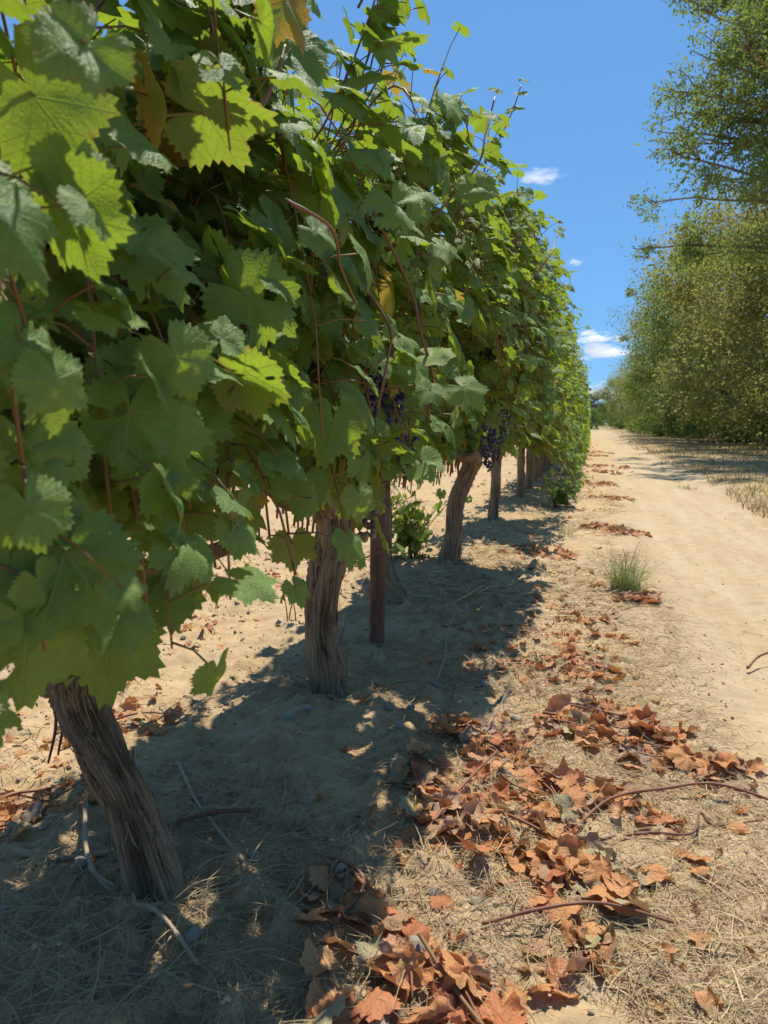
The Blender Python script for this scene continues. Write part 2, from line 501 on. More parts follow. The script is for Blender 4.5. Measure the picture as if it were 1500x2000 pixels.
def ground_mat():
    b = NB('dry_sandy_soil')
    pos = b.n('ShaderNodeNewGeometry').outputs['Position']
    track = b.attr('track'); verge = b.attr('verge'); row = b.attr('row')
    n1 = b.noise(pos, 1.3, 5, 0.6)
    n2 = b.noise(pos, 14, 6, 0.7)
    n3 = b.noise(pos, 110, 4, 0.7)
    soil = b.ramp(n2, [(0.3, (0.4, 0.27, 0.14)), (0.5, (0.54, 0.385, 0.21)), (0.72, (0.62, 0.465, 0.275))])
    soil = b.mix(b.math('MULTIPLY', b.math('SUBTRACT', n1, 0.45), 2.2, clamp=True), soil, rgb(0.37, 0.28, 0.175))
    sand = b.ramp(n2, [(0.3, (0.45, 0.345, 0.195)), (0.55, (0.52, 0.405, 0.235)), (0.75, (0.57, 0.46, 0.28))])
    sand = b.mix(b.math('MULTIPLY', b.math('SUBTRACT', n1, 0.5), 1.6, clamp=True), sand, rgb(0.43, 0.33, 0.195))
    # worn streaks that run along the track
    stv = b.noise(b.vmul(pos, (5.0, 0.5, 1)), 1.2, 4, 0.6)
    sand = b.mix(b.math('MULTIPLY', b.math('SUBTRACT', 0.47, stv), 3.0, clamp=True), sand, rgb(0.4, 0.3, 0.17))
    sand = b.mix(b.math('MULTIPLY', b.math('SUBTRACT', stv, 0.48), 1.8, clamp=True), sand, rgb(0.61, 0.5, 0.33))
    sand = b.mix(b.math('MULTIPLY', b.math('SUBTRACT', b.noise(pos, 5.5, 6, 0.7), 0.5), 2.4, clamp=True), sand, rgb(0.4, 0.31, 0.17))
    col = b.mix(track, soil, sand)
    rowc = b.ramp(n2, [(0.3, (0.33, 0.225, 0.115)), (0.55, (0.48, 0.335, 0.17)), (0.75, (0.58, 0.42, 0.23))])
    col = b.mix(b.math('MULTIPLY', row, 0.85), col, rowc)
    gold = b.ramp(n2, [(0.3, (0.3, 0.22, 0.1)), (0.6, (0.46, 0.34, 0.17)), (0.8, (0.5, 0.39, 0.21))])
    col = b.mix(verge, col, gold)
    # scattered reddish leaf crumbs and grit
    vo = b.n('ShaderNodeTexVoronoi'); b.set(vo.inputs['Vector'], pos); vo.inputs['Scale'].default_value = 75
    sepc = b.n('ShaderNodeSeparateColor'); b.set(sepc.inputs[0], vo.outputs['Color'])
    spk = b.math('MULTIPLY', b.math('GREATER_THAN', sepc.outputs[0], 0.86), b.math('LESS_THAN', vo.outputs['Distance'], 0.33))
    spk = b.math('MULTIPLY', spk, b.math('SUBTRACT', 1.0, b.math('MULTIPLY', track, 0.85)))
    spc = b.mix(sepc.outputs[1], rgb(0.5, 0.42, 0.33), rgb(0.2, 0.1, 0.06))
    col = b.mix(b.math('MULTIPLY', spk, 0.6), col, spc)
    col = b.mix(b.math('MULTIPLY', b.math('SUBTRACT', n3, 0.5), 0.9, clamp=True), col, rgb(0.24, 0.17, 0.1))
    col = b.mix(1.0, col, rgb(.85, .83, .83), 'MULTIPLY')
    hh = b.math('ADD', b.math('MULTIPLY', n2, 1.0), b.math('MULTIPLY', n3, 0.35))
    nrm = b.bump(hh, 0.7, 0.016)
    return b.out(b.principled(col, 0.95, nrm, 0.08))
M_GROUND = ground_mat()

# ------------------------------------------------------------------ ground
ROW_X = -0.82
def track_edges(y):
    return 0.36 + 0.05 * np.sin(y * 0.7), 1.75 + 0.003 * np.maximum(y - 10, 0) + 0.12 * np.sin(y * 0.45 + 1)

def height(x, y, fine=True):
    x = np.atleast_1d(np.asarray(x, float)); y = np.atleast_1d(np.asarray(y, float))
    p = P3(x, y)
    z = 0.035 * np.exp(-((x - ROW_X) / 0.45) ** 2)
    z = z + 0.03 * fbm(p * 0.8, 3, 3) * ss(0.0, 0.5, np.abs(x - 0.9))
    e0, e1 = track_edges(y)
    tr = ss(e0 - 0.1, e0 + 0.35, x) * (1 - ss(e1 - 0.3, e1 + 0.1, x))
    z = z - 0.02 * tr
    for c in (0.62, 1.42):
        z = z - 0.026 * np.exp(-((x - c - 0.04 * np.sin(y * 0.6)) / 0.13) ** 2)
    z = z + 0.05 * ss(e1 - 0.1, e1 + 0.6, x)
    rough = (1 - tr) * 0.8 + 0.2
    if fine:
        near = np.clip(1.4 - y / 14.0, 0, 1)
        c1 = np.abs(fbm(p * 9.0, 4, 11))
        c2 = fbm(p * 34.0, 3, 21)
        z = z + near * rough * (0.026 * (0.55 - c1) + 0.008 * c2)
        z = z + near * tr * 0.005 * fbm(P3(x * 14, y * 5), 3, 41)
        clod = np.maximum(0, fbm(p * 16.0, 2, 31) - 0.42)
        z = z + near * rough * 0.055 * clod * (x < -0.15)
    return z

def height0(x, y):
    return float(height([x], [y])[0])

def axis(start, base, growth, limit):
    out = [start]; d = base
    while abs(out[-1] - start) < limit:
        d = max(base, abs(out[-1] - start) * growth)
        out.append(out[-1] + d)
    return np.array(out)
ya = axis(0.55, 0.0125, 0.0135, 70)
yb = ya[-1] + np.cumsum(np.geomspace(1.5, 700, 45))
yc = np.array([-400, -150, -60, -25, -10, -5, -3, -2, -1.2, -0.7, -0.4, -0.15, 0.05, 0.2, 0.33, 0.43, 0.5])
ys = np.concatenate([yc, ya, yb])
xr = axis(0, 0.0125, 0.026, 60)[1:]
xfar = 60 + np.cumsum(np.geomspace(5, 900, 20))
xs = np.concatenate([-xfar[::-1], -xr[::-1], [0], xr, xfar]) - 0.35
X, Y = np.meshgrid(xs, ys)
gx, gy = X.ravel(), Y.ravel()
gz = height(gx, gy)
e0, e1 = track_edges(gy)
wob = 0.16 * fbm(P3(gx, gy) * 1.7, 3, 5)
a_track = ss(e0 - 0.35, e0 + 0.25, gx + wob) * (1 - ss(e1 - 0.1, e1 + 0.2, gx + wob))
a_verge = ss(e1 - 0.05, e1 + 0.35, gx + wob) * (0.65 + 0.35 * ss(-.2, .3, fbm(P3(gx, gy) * 0.9, 3, 9)))
a_verge = np.maximum(a_verge, ss(45, 60, gy) * ss(1.2, 2.0, np.abs(gx - 0.7)))
a_row = ss(-1.5, -1.15, gx + wob) * (1 - ss(-0.5, -0.15, gx + wob))
nx, ny = len(xs), len(ys)
ii = np.arange(ny - 1)[:, None] * nx + np.arange(nx - 1)[None, :]
gf = np.stack([ii, ii + 1, ii + nx + 1, ii + nx], -1).reshape(-1, 4)
gme = mesh('ground', np.stack([gx, gy, gz], 1), gf, M_GROUND, attrs={'track': a_track, 'verge': a_verge, 'row': a_row})
ground = link('ground', gme, kind='structure')

# ------------------------------------------------------------------ leaf templates
def outline(nt, seed, jag=0.06, lob=1.0):
    g = np.random.default_rng(seed)
    n = nt * 2
    th = np.linspace(-np.pi, np.pi, n, endpoint=False) + np.pi / n
    d = np.degrees(th)
    r = np.full(n, 0.68)
    asym = g.uniform(-4, 4)
    for c, a, s in ((0, 0.34, 17), (50, 0.25, 15), (-50, 0.25, 15), (102, 0.13, 19), (-102, 0.13, 19)):
        a2 = a * g.uniform(0.85, 1.12) * lob
        r = r + a2 * np.exp(-((d - c - asym - g.uniform(-3, 3)) / s) ** 2)
    r = r * (1 - 0.82 * np.exp(-((180 - np.abs(d)) / 15.0) ** 2))
    teeth = np.where(np.arange(n) % 2 == 0, 1 + jag * g.uniform(0.5, 1.5, n), 1 - jag * g.uniform(0.5, 1.2, n))
    keep = 180 - np.abs(d) > 14
    r = r * np.where(keep, teeth, 1)
    return th, r

def leaf_template(nt=34, rings=(0.35, 0.7, 1.0), seed=0, curl=0.25, crumple=0.0, hole=False, lob=1.0, jag=0.06):
    g = np.random.default_rng(seed + 100)
    th, r = outline(nt, seed, jag, lob)
    n = len(th)
    V = [np.zeros((1, 2))]; E = [np.zeros(1)]
    for q in rings:
        rs = r if q == 1.0 else (r * 0.55 + np.convolve(np.concatenate([r[-2:], r, r[:2]]), np.ones(5) / 5, 'valid') * 0.45)
        V.append(np.stack([np.sin(th) * rs * q, np.cos(th) * rs * q], 1)); E.append(np.full(n, q))
    P = np.concatenate(V) * 0.55        # unit leaf is about 1 wide
    edge = np.concatenate(E)
    j = np.arange(n); j2 = (j + 1) % n
    F3 = np.stack([np.zeros(n, int), 1 + j2, 1 + j], 1)
    F = [F3]
    for k in range(len(rings) - 1):
        a, b_ = 1 + k * n, 1 + (k + 1) * n
        q = np.stack([a + j, a + j2, b_ + j2, b_ + j], 1)
        q = q[:, ::1]
        F.append(np.concatenate([q[:, [0, 1, 2]], q[:, [0, 2, 3]]]))
    F = np.concatenate(F)
    if hole:
        c = P[F].mean(1)
        for _ in range(hole):
            h = g.uniform(-0.3, 0.3, 2) + [0, 0.1]
            F = F[np.linalg.norm(P[F].mean(1) - h, axis=1) > g.uniform(0.035, 0.06)]
    x, y = P[:, 0], P[:, 1]
    rr = np.hypot(x, y)
    ang = np.arctan2(x, y)
    fold = g.uniform(0.1, 0.5) * curl / 0.25
    z = -fold * np.abs(x) ** 1.3 * 0.55 + 0.02
    z += -curl * g.uniform(0.2, 1.6) * np.maximum(y, 0) ** 2 * 1.6
    z += 0.05 * rr * np.sin(ang * 5 + g.uniform(0, 6)) * g.uniform(0.3, 1.3)
    z += 0.05 * fbm(np.stack([x * 4, y * 4, np.full_like(x, seed * 3.1)], 1), 2, seed)
    z += 0.12 * rr ** 1.5 * noise(np.stack([x * 1.7, y * 1.7, np.full_like(x, seed * 9.1)], 1), seed)
    W = np.stack([x, y, z], 1)
    if crumple:
        # roll the lobes inwards, then wrinkle
        for _ in range(3):
            a = g.uniform(0, 2 * np.pi); dvec = np.array([np.cos(a), np.sin(a)])
            t = W[:, :2] @ dvec - g.uniform(0.02, 0.18)
            m = t > 0
            k = g.uniform(4.0, 9.0) * crumple
            ang2 = t * k
            nt_ = np.where(m, np.sin(ang2) / k, t)
            up = np.where(m, (1 - np.cos(ang2)) / k, 0) * g.choice([1, 1, -0.4])
            W[:, :2] += (nt_ - t)[:, None] * dvec
            W[:, 2] += up
        q = W * 5 + seed * 7.7
        W += 0.06 * crumple * np.stack([noise(q, 1), noise(q, 2), 1.6 * noise(q, 3)], 1)
        q = W * 13 + seed * 3.7
        W += 0.022 * crumple * np.stack([noise(q, 4), noise(q, 5), 1.5 * noise(q, 6)], 1)
    uv = P / 0.55
    return W, F, uv, {'edge': edge}

HERO = [leaf_template(34, (0.3, 0.55, 0.8, 1.0), s, curl=0.2 + 0.1 * (s % 4), hole=(0, 4, 0, 2)[s % 4], lob=0.55 + 0.15 * (s % 5)) for s in range(12)]
HERO_ME = [mesh('vine_leaf', t[0], t[1], M_LEAF, t[2], t[3]) for t in HERO]
MID = [leaf_template(13, (0.55, 1.0), 40 + s, curl=0.3, jag=0.08) for s in range(5)]
LOW = [leaf_template(7, (1.0,), 60 + s, curl=0.2, jag=0.1) for s in range(4)]
DEADT = [leaf_template(20, (0.3, 0.6, 0.82, 1.0), 80 + s, curl=0.3, crumple=0.4 + 0.17 * (s % 4)) for s in range(12)]
DEAD_ME = [mesh('withered_leaf', t[0], t[1], M_DEAD, t[2], t[3]) for t in DEADT]
DEADLOW = [leaf_template(9, (0.5, 1.0), 120 + s, curl=0.3, crumple=0.7) for s in range(5)]

# ------------------------------------------------------------------ vines
def right_extent(y):
    return np.interp(y, [-1, 1.0, 1.8, 2.6, 5, 10, 20, 60], [-0.42, -0.38, -0.31, -0.22, -0.15, -0.08, -0.05, 0.0])
def top_z(y):
    return np.interp(y, [-1, 1.0, 2.8, 5, 60], [1.84, 1.86, 2.04, 2.12, 2.14])
def bottom_z(y):
    return np.interp(y, [-1, 1.3, 1.7, 2.2, 4.5, 6.5, 8, 10, 60], [0.54, 0.54, 0.66, 0.80, 0.78, 0.66, 0.25, 0.15, 0.15])
LEFT_X = -1.14

def canopy_shoots(yc, half, g, n):
    """shoot polylines in world space filling the hedge section round y=yc"""
    out = []
    for i in range(n):
        y1 = yc + g.uniform(-half, half)
        xr_, zt, zb = right_extent(y1), top_z(y1), bottom_z(y1)
        side = g.uniform()
        cx, rx = (xr_ + LEFT_X) / 2, (xr_ - LEFT_X) / 2
        y0 = yc + g.uniform(-0.45, 0.45)
        p0 = np.array([ROW_X + g.uniform(-0.06, 0.06), y0, g.uniform(0.6, 0.8)])
        if side < 0.42:        # up and over the top
            end = np.array([cx + rx * g.uniform(-0.85, 0.8), y1, zt - abs(g.normal(0, 0.1))])
            p1 = p0 + [g.uniform(-0.1, 0.1), 0, 0.5]; p2 = end - [g.uniform(-.1, .1), g.uniform(-.1, .1), 0.35]
        elif side < 0.88:      # right hand side, drooping
            end = np.array([cx + rx * g.uniform(0.68, 0.9), y1, zb + 0.02 + (zt - 0.27 - zb) * g.uniform() ** (3.6 if zb < .3 else 1.0)])
            top = min(zt - 0.1, end[2] + g.uniform(0.35, 0.9))
            p1 = np.array([p0[0] + 0.05, y0, top]); p2 = np.array([end[0] - 0.03, y1, top + 0.05])
        else:
            end = np.array([cx - rx * g.uniform(0.75, 0.97), y1, g.uniform(zb + 0.1, zt - 0.25)])
            top = min(zt - 0.1, end[2] + g.uniform(0.3, 0.8))
            p1 = np.array([p0[0] - 0.05, y0, top]); p2 = np.array([end[0] + 0.03, y1, top])
        m = 14
        pth = bezier(p0, p1, p2, end, m)
        pth[1:] += 0.018 * np.stack([noise(pth[1:] * 4 + 3 * i, q) for q in range(3)], 1)
        ok = np.cumprod(((pth[:, 2] > bottom_z(pth[:, 1]) + 0.06) & (pth[:, 2] < top_z(pth[:, 1]) + 0.05)) | (np.arange(m) < 3)).astype(bool)
        if ok.sum() > 4: out.append(pth[ok])
    return out

def leaves_on(path, g, step=0.062, skip=0.12, size=(0.10, 0.17)):
    """leaf frames along a shoot; returns M, T(petiole junction), petiole polylines"""
    s = np.concatenate([[0], np.cumsum(np.linalg.norm(np.diff(path, axis=0), axis=1))])
    Ls = np.arange(skip, s[-1], step)
    if not len(Ls): return None
    n = len(Ls)
    base = np.stack([np.interp(Ls, s, path[:, i]) for i in range(3)], 1)
    ax = np.stack([np.full(n, ROW_X), base[:, 1], np.full(n, 1.2)], 1)
    out = base - ax
    xr_ = right_extent(base[:, 1])
    out[:, 0] /= (xr_ - LEFT_X) / 2; out[:, 2] /= 0.75
    out[:, 1] = g.normal(0, 0.35, n)
    out[:, 2] = np.maximum(out[:, 2], -0.1)
    out /= np.linalg.norm(out, axis=1)[:, None] + 1e-6
    d = out * 0.75 + g.normal(0, 0.65, (n, 3)); d[:, 2] += 0.1
    d /= np.linalg.norm(d, axis=1)[:, None]
    plen = g.uniform(0.045, 0.11, n)
    T = base + d * plen[:, None]
    sz = g.uniform(size[0], size[1], n) * np.interp(Ls / s[-1], [0, 0.75, 1], [1.0, 0.95, 0.5])
    nr = out * [0.95, 0.6, 0.6] + np.array([0, -0.12, 0.85]) + g.normal(0, 0.5, (n, 3))
    tip = np.stack([out[:, 0] * 0.5, g.normal(0, 0.55, n), np.full(n, -1.0) + g.normal(0, 0.35, n)], 1)
    M = frames(nr, tip, sz)
    mid = base + d * plen[:, None] * 0.5 + [0, 0, 0.008]
    return M, T, np.stack([base, mid, T], 1), sz

GAPS = np.array([(-.45, 1.5, 1.0), (-.45, 1.7, 1.0), (-.44, 1.46, .78), (-.40, 1.4, .98), (-.36, 1.26, .97), (-.40, 1.55, .98), (-.39, 1.33, .8), (-.38, 2.9, .88), (-.32, 2.6, .88)])
def in_canopy(T):
    """drop leaves that poke out of the clipped hedge"""
    gap = np.min(np.linalg.norm(T[:, None, :] - GAPS[None], axis=2), axis=1) > 0.062      # openings where the grapes show
    return gap & (T[:, 0] < right_extent(T[:, 1]) + 0.07) & (T[:, 2] < top_z(T[:, 1]) + 0.05) & (T[:, 2] > bottom_z(T[:, 1]) - 0.02)

def trunk_disp(seed, amp=0.16):
    def f(th, s):
        th = np.asarray(th, float)
        u = np.stack([np.cos(th) * 1.6, np.sin(th) * 1.6, s * 6.0], 1)
        kn = np.stack([np.cos(th) * 1.8, np.sin(th) * 1.8, s * 7 + seed], 1)
        tw = th + s * 1.5 + 0.75 * noise(kn, seed + 7)
        fib = np.stack([np.cos(tw) * 5.5, np.sin(tw) * 5.5, s * 4.5 + seed], 1)
        fib2 = np.stack([np.cos(tw) * 13, np.sin(tw) * 13, s * 9 + seed], 1)
        return 1 + 0.34 * noise(u + seed, seed) + amp * (0.55 - np.abs(noise(fib, seed + 1)) * 1.9) + amp * (0.35 - 0.9 * np.abs(noise(fib2, seed + 2)))
    return f

def make_trunk(pts, rads, seed, root, hi=True):
    n, k = (110, 84) if hi else (36, 28)
    c = spline(pts, n)
    rr = np.interp(np.linspace(0, 1, n), np.linspace(0, 1, len(rads)), rads) * .86
    V, F, uv, T = tube(c, rr, k, trunk_disp(seed))
    d = trunk_disp(seed)
    crev = np.zeros(len(V))
    path_r = np.repeat(rr, k)
    cen = np.repeat(c, k, axis=0)
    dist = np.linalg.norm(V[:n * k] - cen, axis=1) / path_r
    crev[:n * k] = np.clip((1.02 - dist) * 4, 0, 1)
    uv2 = uv.copy(); 
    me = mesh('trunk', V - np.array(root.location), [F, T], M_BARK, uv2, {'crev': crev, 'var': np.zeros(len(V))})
    link('trunk', me, root)
    # peeling bark strips
    g = np.random.default_rng(seed)
    ns = 120 if hi else 26
    parts = []
    L = np.concatenate([[0], np.cumsum(np.linalg.norm(np.diff(c, axis=0), axis=1))])
    for i in range(ns):
        a0 = g.uniform(0, 2 * np.pi); s0 = g.uniform(0.02, 0.9) * L[-1]; ln = g.uniform(0.03, 0.15)
        m = 7
        S = np.clip(s0 + np.linspace(0, ln, m), 0, L[-1])
        A = a0 - (S - s0) * g.uniform(-.5, 3) + 0.12 * np.sin(np.linspace(0, 5, m) * g.uniform(.5, 1.5) + i)
        idx = np.interp(S, L, np.arange(n))
        ci = np.stack([np.interp(idx, np.arange(n), c[:, q]) for q in range(3)], 1)
        ri = np.interp(idx, np.arange(n), rr) * d(A, S)
        lift = g.uniform(0.0, 0.003) + g.choice([0, 0, 0, 0.025]) * np.linspace(0, 1, m) ** 2 * (1 if g.uniform() < .5 else 0.3)
        w = g.uniform(0.0012, 0.004) / ri.mean()
        e = []
        for sgn, ex in ((-1, 0), (1, 0)):
            aa = A + sgn * w * np.linspace(1, 0.4, m)
            tan = np.array([1, 0, 0]), np.array([0, 1, 0])
            e.append(ci + (ri + lift)[:, None] * (np.cos(aa)[:, None] * tan[0] + np.sin(aa)[:, None] * tan[1]))
        v = np.concatenate([e[0], e[1]]) - np.array(root.location)
        j = np.arange(m - 1)
        f = np.stack([j, j + 1, j + 1 + m, j + m], 1)
        u = np.stack([np.repeat([0.1 * i % 1, 0.1 * i % 1 + 0.03], m), np.tile(S, 2)], 1)
        parts.append((v, f, u, {'crev': np.zeros(2 * m), 'var': np.full(2 * m, g.uniform(0, 1))}))
    V, F, U, A_ = joined(parts)
    o = link('peeling_bark', mesh('peeling_bark', V, F, M_BARK, U, A_), root, kind='stuff')
    return c, rr

# berry template
def ico(sub=2):
    import bmesh
    bm = bmesh.new(); bmesh.ops.create_icosphere(bm, subdivisions=sub, radius=1.0)
    v = np.array([x.co[:] for x in bm.verts]); f = np.array([[q.index for q in p.verts] for p in bm.faces]); bm.free()
    return v, f
ICO2 = ico(2); ICO1 = ico(1)
BERRY = {}
for nm, mt in (('dark', M_GRAPE), ('ripening', M_GRAPE_G)):
    BERRY[nm] = mesh('grape', ICO2[0] * [1, 1, 1.08], ICO2[1], mt, attrs={'var': np.zeros(len(ICO2[0]))})

def grape_bunch(root, pos, ln, kind, g, n=46):
    rl = np.array(root.location)
    p = np.asarray(pos) - rl
    st = spline([p + [0, 0, 0.05], p, p - [0.004, 0, ln * 0.5], p - [0, 0, ln]], 8)
    V, F, U, A = join_tubes([tube_parts(st, np.linspace(0.0028, 0.001, 8), 5)])
    bn = link('grape_bunch', mesh('bunch_stem', V, F, M_PETIOLE, U, A), root)
    placed = []
    tries = 0
    while len(placed) < n and tries < n * 40:
        tries += 1
        t = g.uniform(0, 1)
        wr = (0.036 * (1 - t) ** 0.6 + 0.008) * (1 if t > 0.08 else 0.6)
        a = g.uniform(0, 2 * np.pi); rr_ = wr * math.sqrt(g.uniform(0.3, 1))
        q = p + np.array([rr_ * math.cos(a), rr_ * math.sin(a), -t * ln])
        if all(np.linalg.norm(q - w) > 0.0118 for w in placed):
            placed.append(q)
    for q in placed:
        k = kind if kind != 'mixed' else ('ripening' if g.uniform() < 0.6 else 'dark')
        o = bpy.data.objects.new('grape', BERRY[k])
        COL.objects.link(o); o.parent = bn
        o.location = q; s = g.uniform(0.0066, 0.0085); o.scale = (s, s, s)
        o.rotation_euler = (g.uniform(-0.3, 0.3), g.uniform(-0.3, 0.3), 0)
    return bn

CAMP = np.array(cam.location)
def put_leaf(root, M, T, me, name='leaf'):
    o = bpy.data.objects.new(name, me)
    COL.objects.link(o); o.parent = root
    s = np.linalg.norm(M[:, 0])
    m4 = Matrix.Identity(4)
    Rm = M / s
    for a in range(3):
        for b_ in range(3): m4[a][b_] = float(Rm[a, b_] * s)
        m4[a][3] = float(T[a] - root.location[a])
    o.matrix_basis = m4
    return o

def clothe(root, shoots, g, n_obj, step, name='foliage', tube_k=6, size=(0.10, 0.17), clip=True, keep_all=False):
    """leaves of a vine: the largest in view as objects, the rest joined"""
    Ms, Ts, Ps = [], [], []
    rl = np.array(root.location)
    for sh in shoots:
        s = np.linspace(0.0036, 0.0016, len(sh)) * g.uniform(0.8, 1.25)
        V, F, U, A = join_tubes([tube_parts(sh - rl, s, tube_k, var=g.uniform())])
        link('shoot', mesh('shoot', V, F, M_SHOOT, U, A), root)
        r_ = leaves_on(sh, g, step, size=size)
        if r_ is None: continue
        M, T, Pp, sz = r_
        k = in_canopy(T) if clip else np.ones(len(T), bool)
        Ms.append(M[k]); Ts.append(T[k]); Ps.append(Pp[k])
    M, T, Pp = np.concatenate(Ms), np.concatenate(Ts), np.concatenate(Ps)
    # petioles
    tl = [tube_parts(q - rl, np.array([0.0016, 0.0013, 0.0014]), 4, var=g.uniform()) for q in Pp]
    V, F, U, A = join_tubes(tl)
    link('petioles', mesh('petioles', V, F, M_PETIOLE, U, A), root, kind='stuff')
    dep = right_extent(T[:, 1]) - T[:, 0]
    dep = np.minimum(dep, (top_z(T[:, 1]) - T[:, 2]) + 0.15)
    score = np.linalg.norm(T - CAMP, axis=1) + dep * 2.5
    order = np.argsort(score)
    near = order[:n_obj]; rest = order[n_obj:]
    for i in near:
        put_leaf(root, M[i], T[i], HERO_ME[int(g.integers(len(HERO_ME)))])
    if len(rest):
        parts = []
        gi = g.integers(len(MID), size=len(rest))
        for t in range(len(MID)):
            q = rest[gi == t]
            if len(q): parts.append(stamp(MID[t][0], MID[t][1], M[q], T[q] - rl, MID[t][2], MID[t][3], g.uniform(size=len(q))))
        V, F, U, A = joined(parts)
        link(name, mesh(name, V, F, M_LEAF, U, A), root, kind='stuff')
    return M, T

def vine_root(y, label, x=None, cat='vine', group='grape vines of the row'):
    x = ROW_X if x is None else x
    r = bpy.data.objects.new('grape_vine', None)
    COL.objects.link(r); r.empty_display_size = 0.1
    r.location = (x, y, height0(x, y))
    return tag(r, label, cat, group)

def arms(root, head, g, seed, spans=((0.42,), (-0.42,))):
    for sp in spans:
        e = np.array([ROW_X + g.uniform(-.04, .04), head[1] + sp[0], head[2] + 0.08])
        c = spline([head - [0, 0, 0.05], head + [0.01, sp[0] * 0.3, 0.03], head + [-0.02, sp[0] * 0.65, 0.02], e], 26)
        V, F, U, T = tube(c - np.array(root.location), np.linspace(0.034, 0.017, 26), 22, trunk_disp(seed + 5, 0.2))
        link('arm', mesh('arm', V, [F, T], M_BARK, U, {'crev': np.zeros(len(V)), 'var': np.zeros(len(V))}), root)

TRUNK1 = [(-.76, 1.13, -.05), (-.76, 1.13, .03), (-.79, 1.14, .12), (-.83, 1.16, .2), (-.895, 1.18, .275), (-.955, 1.2, .35), (-.965, 1.2, .43), (-.945, 1.2, .55)]
VINES = [
 # y, half span, label, trunk points (x,y,z), radii
 (0.02, 0.62, 'leafy vine at the left edge of the photo, its trunk out of view', [(-.82, .02, -.03), (-.84, .0, .3), (-.82, .02, .62)], [.055, .042, .05]),
 (1.14, 0.62, 'nearest vine, thick gnarled trunk with peeling bark leaning to the left', TRUNK1, [.072, .06, .05, .047, .05, .052, .056, .062]),
 (2.27, 0.62, 'vine with a thick upright shaggy trunk standing just left of the rusty post', [(-.81, 2.27, -.05), (-.825, 2.27, .05), (-.835, 2.26, .25), (-.82, 2.25, .42), (-.795, 2.25, .55), (-.80, 2.25, .66)], [.078, .062, .053, .058, .07, .078]),
 (3.49, 0.62, 'vine whose trunk stands half hidden right behind the rusty post', [(-.87, 3.47, -.05), (-.91, 3.49, .07), (-.96, 3.5, .2), (-.975, 3.5, .4), (-.98, 3.5, .68)], [.075, .058, .042, .042, .05]),
 (4.53, 0.85, 'vine with a slim trunk bending right at its head, beside bright green suckers', [(-.83, 4.53, -.05), (-.83, 4.53, .06), (-.80, 4.53, .22), (-.79, 4.53, .4), (-.74, 4.53, .56), (-.68, 4.53, .7)], [.085, .07, .052, .055, .05, .055]),
 (6.81, 1.2, 'fifth trunk from the front, slim and dark with bare ground beside it', [(-.84, 6.8, -.05), (-.84, 6.8, .1), (-.82, 6.8, .4), (-.82, 6.8, .72)], [.07, .052, .05, .055]),
 (9.3, 1.15, 'sixth trunk from the front, half lost behind low hanging green shoots', [(-.84, 9.3, -.05), (-.82, 9.3, .1), (-.82, 9.3, .4), (-.82, 9.3, .72)], [.07, .052, .05, .055]),
]
yv = 10.6
ORD = ['just beyond the sixth trunk, with leaves reaching to the ground', 'second of the fully leafed vines beyond the last visible trunk', 'third of the fully leafed vines beyond the last visible trunk', 'fourth of the fully leafed vines beyond the last visible trunk', 'fifth of the fully leafed vines beyond the last visible trunk', 'sixth of the fully leafed vines beyond the last visible trunk']
for q in ORD:
    VINES.append((yv, 0.62, ('leafy vine ' if q.startswith('just') else '') + q, [(-.82, yv, -.05), (-.82, yv, .1), (-.82, yv, .4), (-.82, yv, .72)], [.07, .052, .05, .055]))
    yv += 1.15

hero_root = {}
for vi, (y0, half, label, pts, rads) in enumerate(VINES):
    g = np.random.default_rng(1000 + vi)
    root = vine_root(y0, label, x=pts[0][0])
    hero_root[vi] = root
    c, rr = make_trunk([(p[0], p[1], p[2] + 0.02) for p in pts], rads, 50 + vi, root, hi=vi in (1, 2, 3, 4))
    head = c[-1]
    arms(root, head, g, vi)
    dens = half / 0.62
    n_sh = int((62 if vi < 5 else 48) * dens)
    shoots = canopy_shoots(y0, half, g, n_sh)
    clothe(root, shoots, g, 300, 0.046 if vi < 5 else 0.066, tube_k=6 if vi < 5 else 3, size=(0.075, 0.155) if vi < 8 else (0.11, 0.17))

for q, (dx, ln) in enumerate(((-.062, .17), (-.07, .13), (-.055, .1))):
    b0 = np.array([-.93 + dx + .012 * q, 1.17, .44 - .02 * q]) - np.array(hero_root[1].location)
    pth = spline([b0 + [.012, .01, .02], b0, b0 + [.012 + .01 * q, -.01, -ln * .5], b0 + [-.012 + .02 * q, -.01, -ln]], 12)
    V, F, U, A = join_tubes([tube_parts(pth, np.linspace(.0035, .0012, 12), 5, lambda th, s: 1 + 1.3 * np.abs(np.cos(th)), .2)])
    A['crev'] = np.full(len(V), .5)
    link('hanging_bark', mesh('hanging_bark', V, F, M_BARK, U, A), hero_root[1])
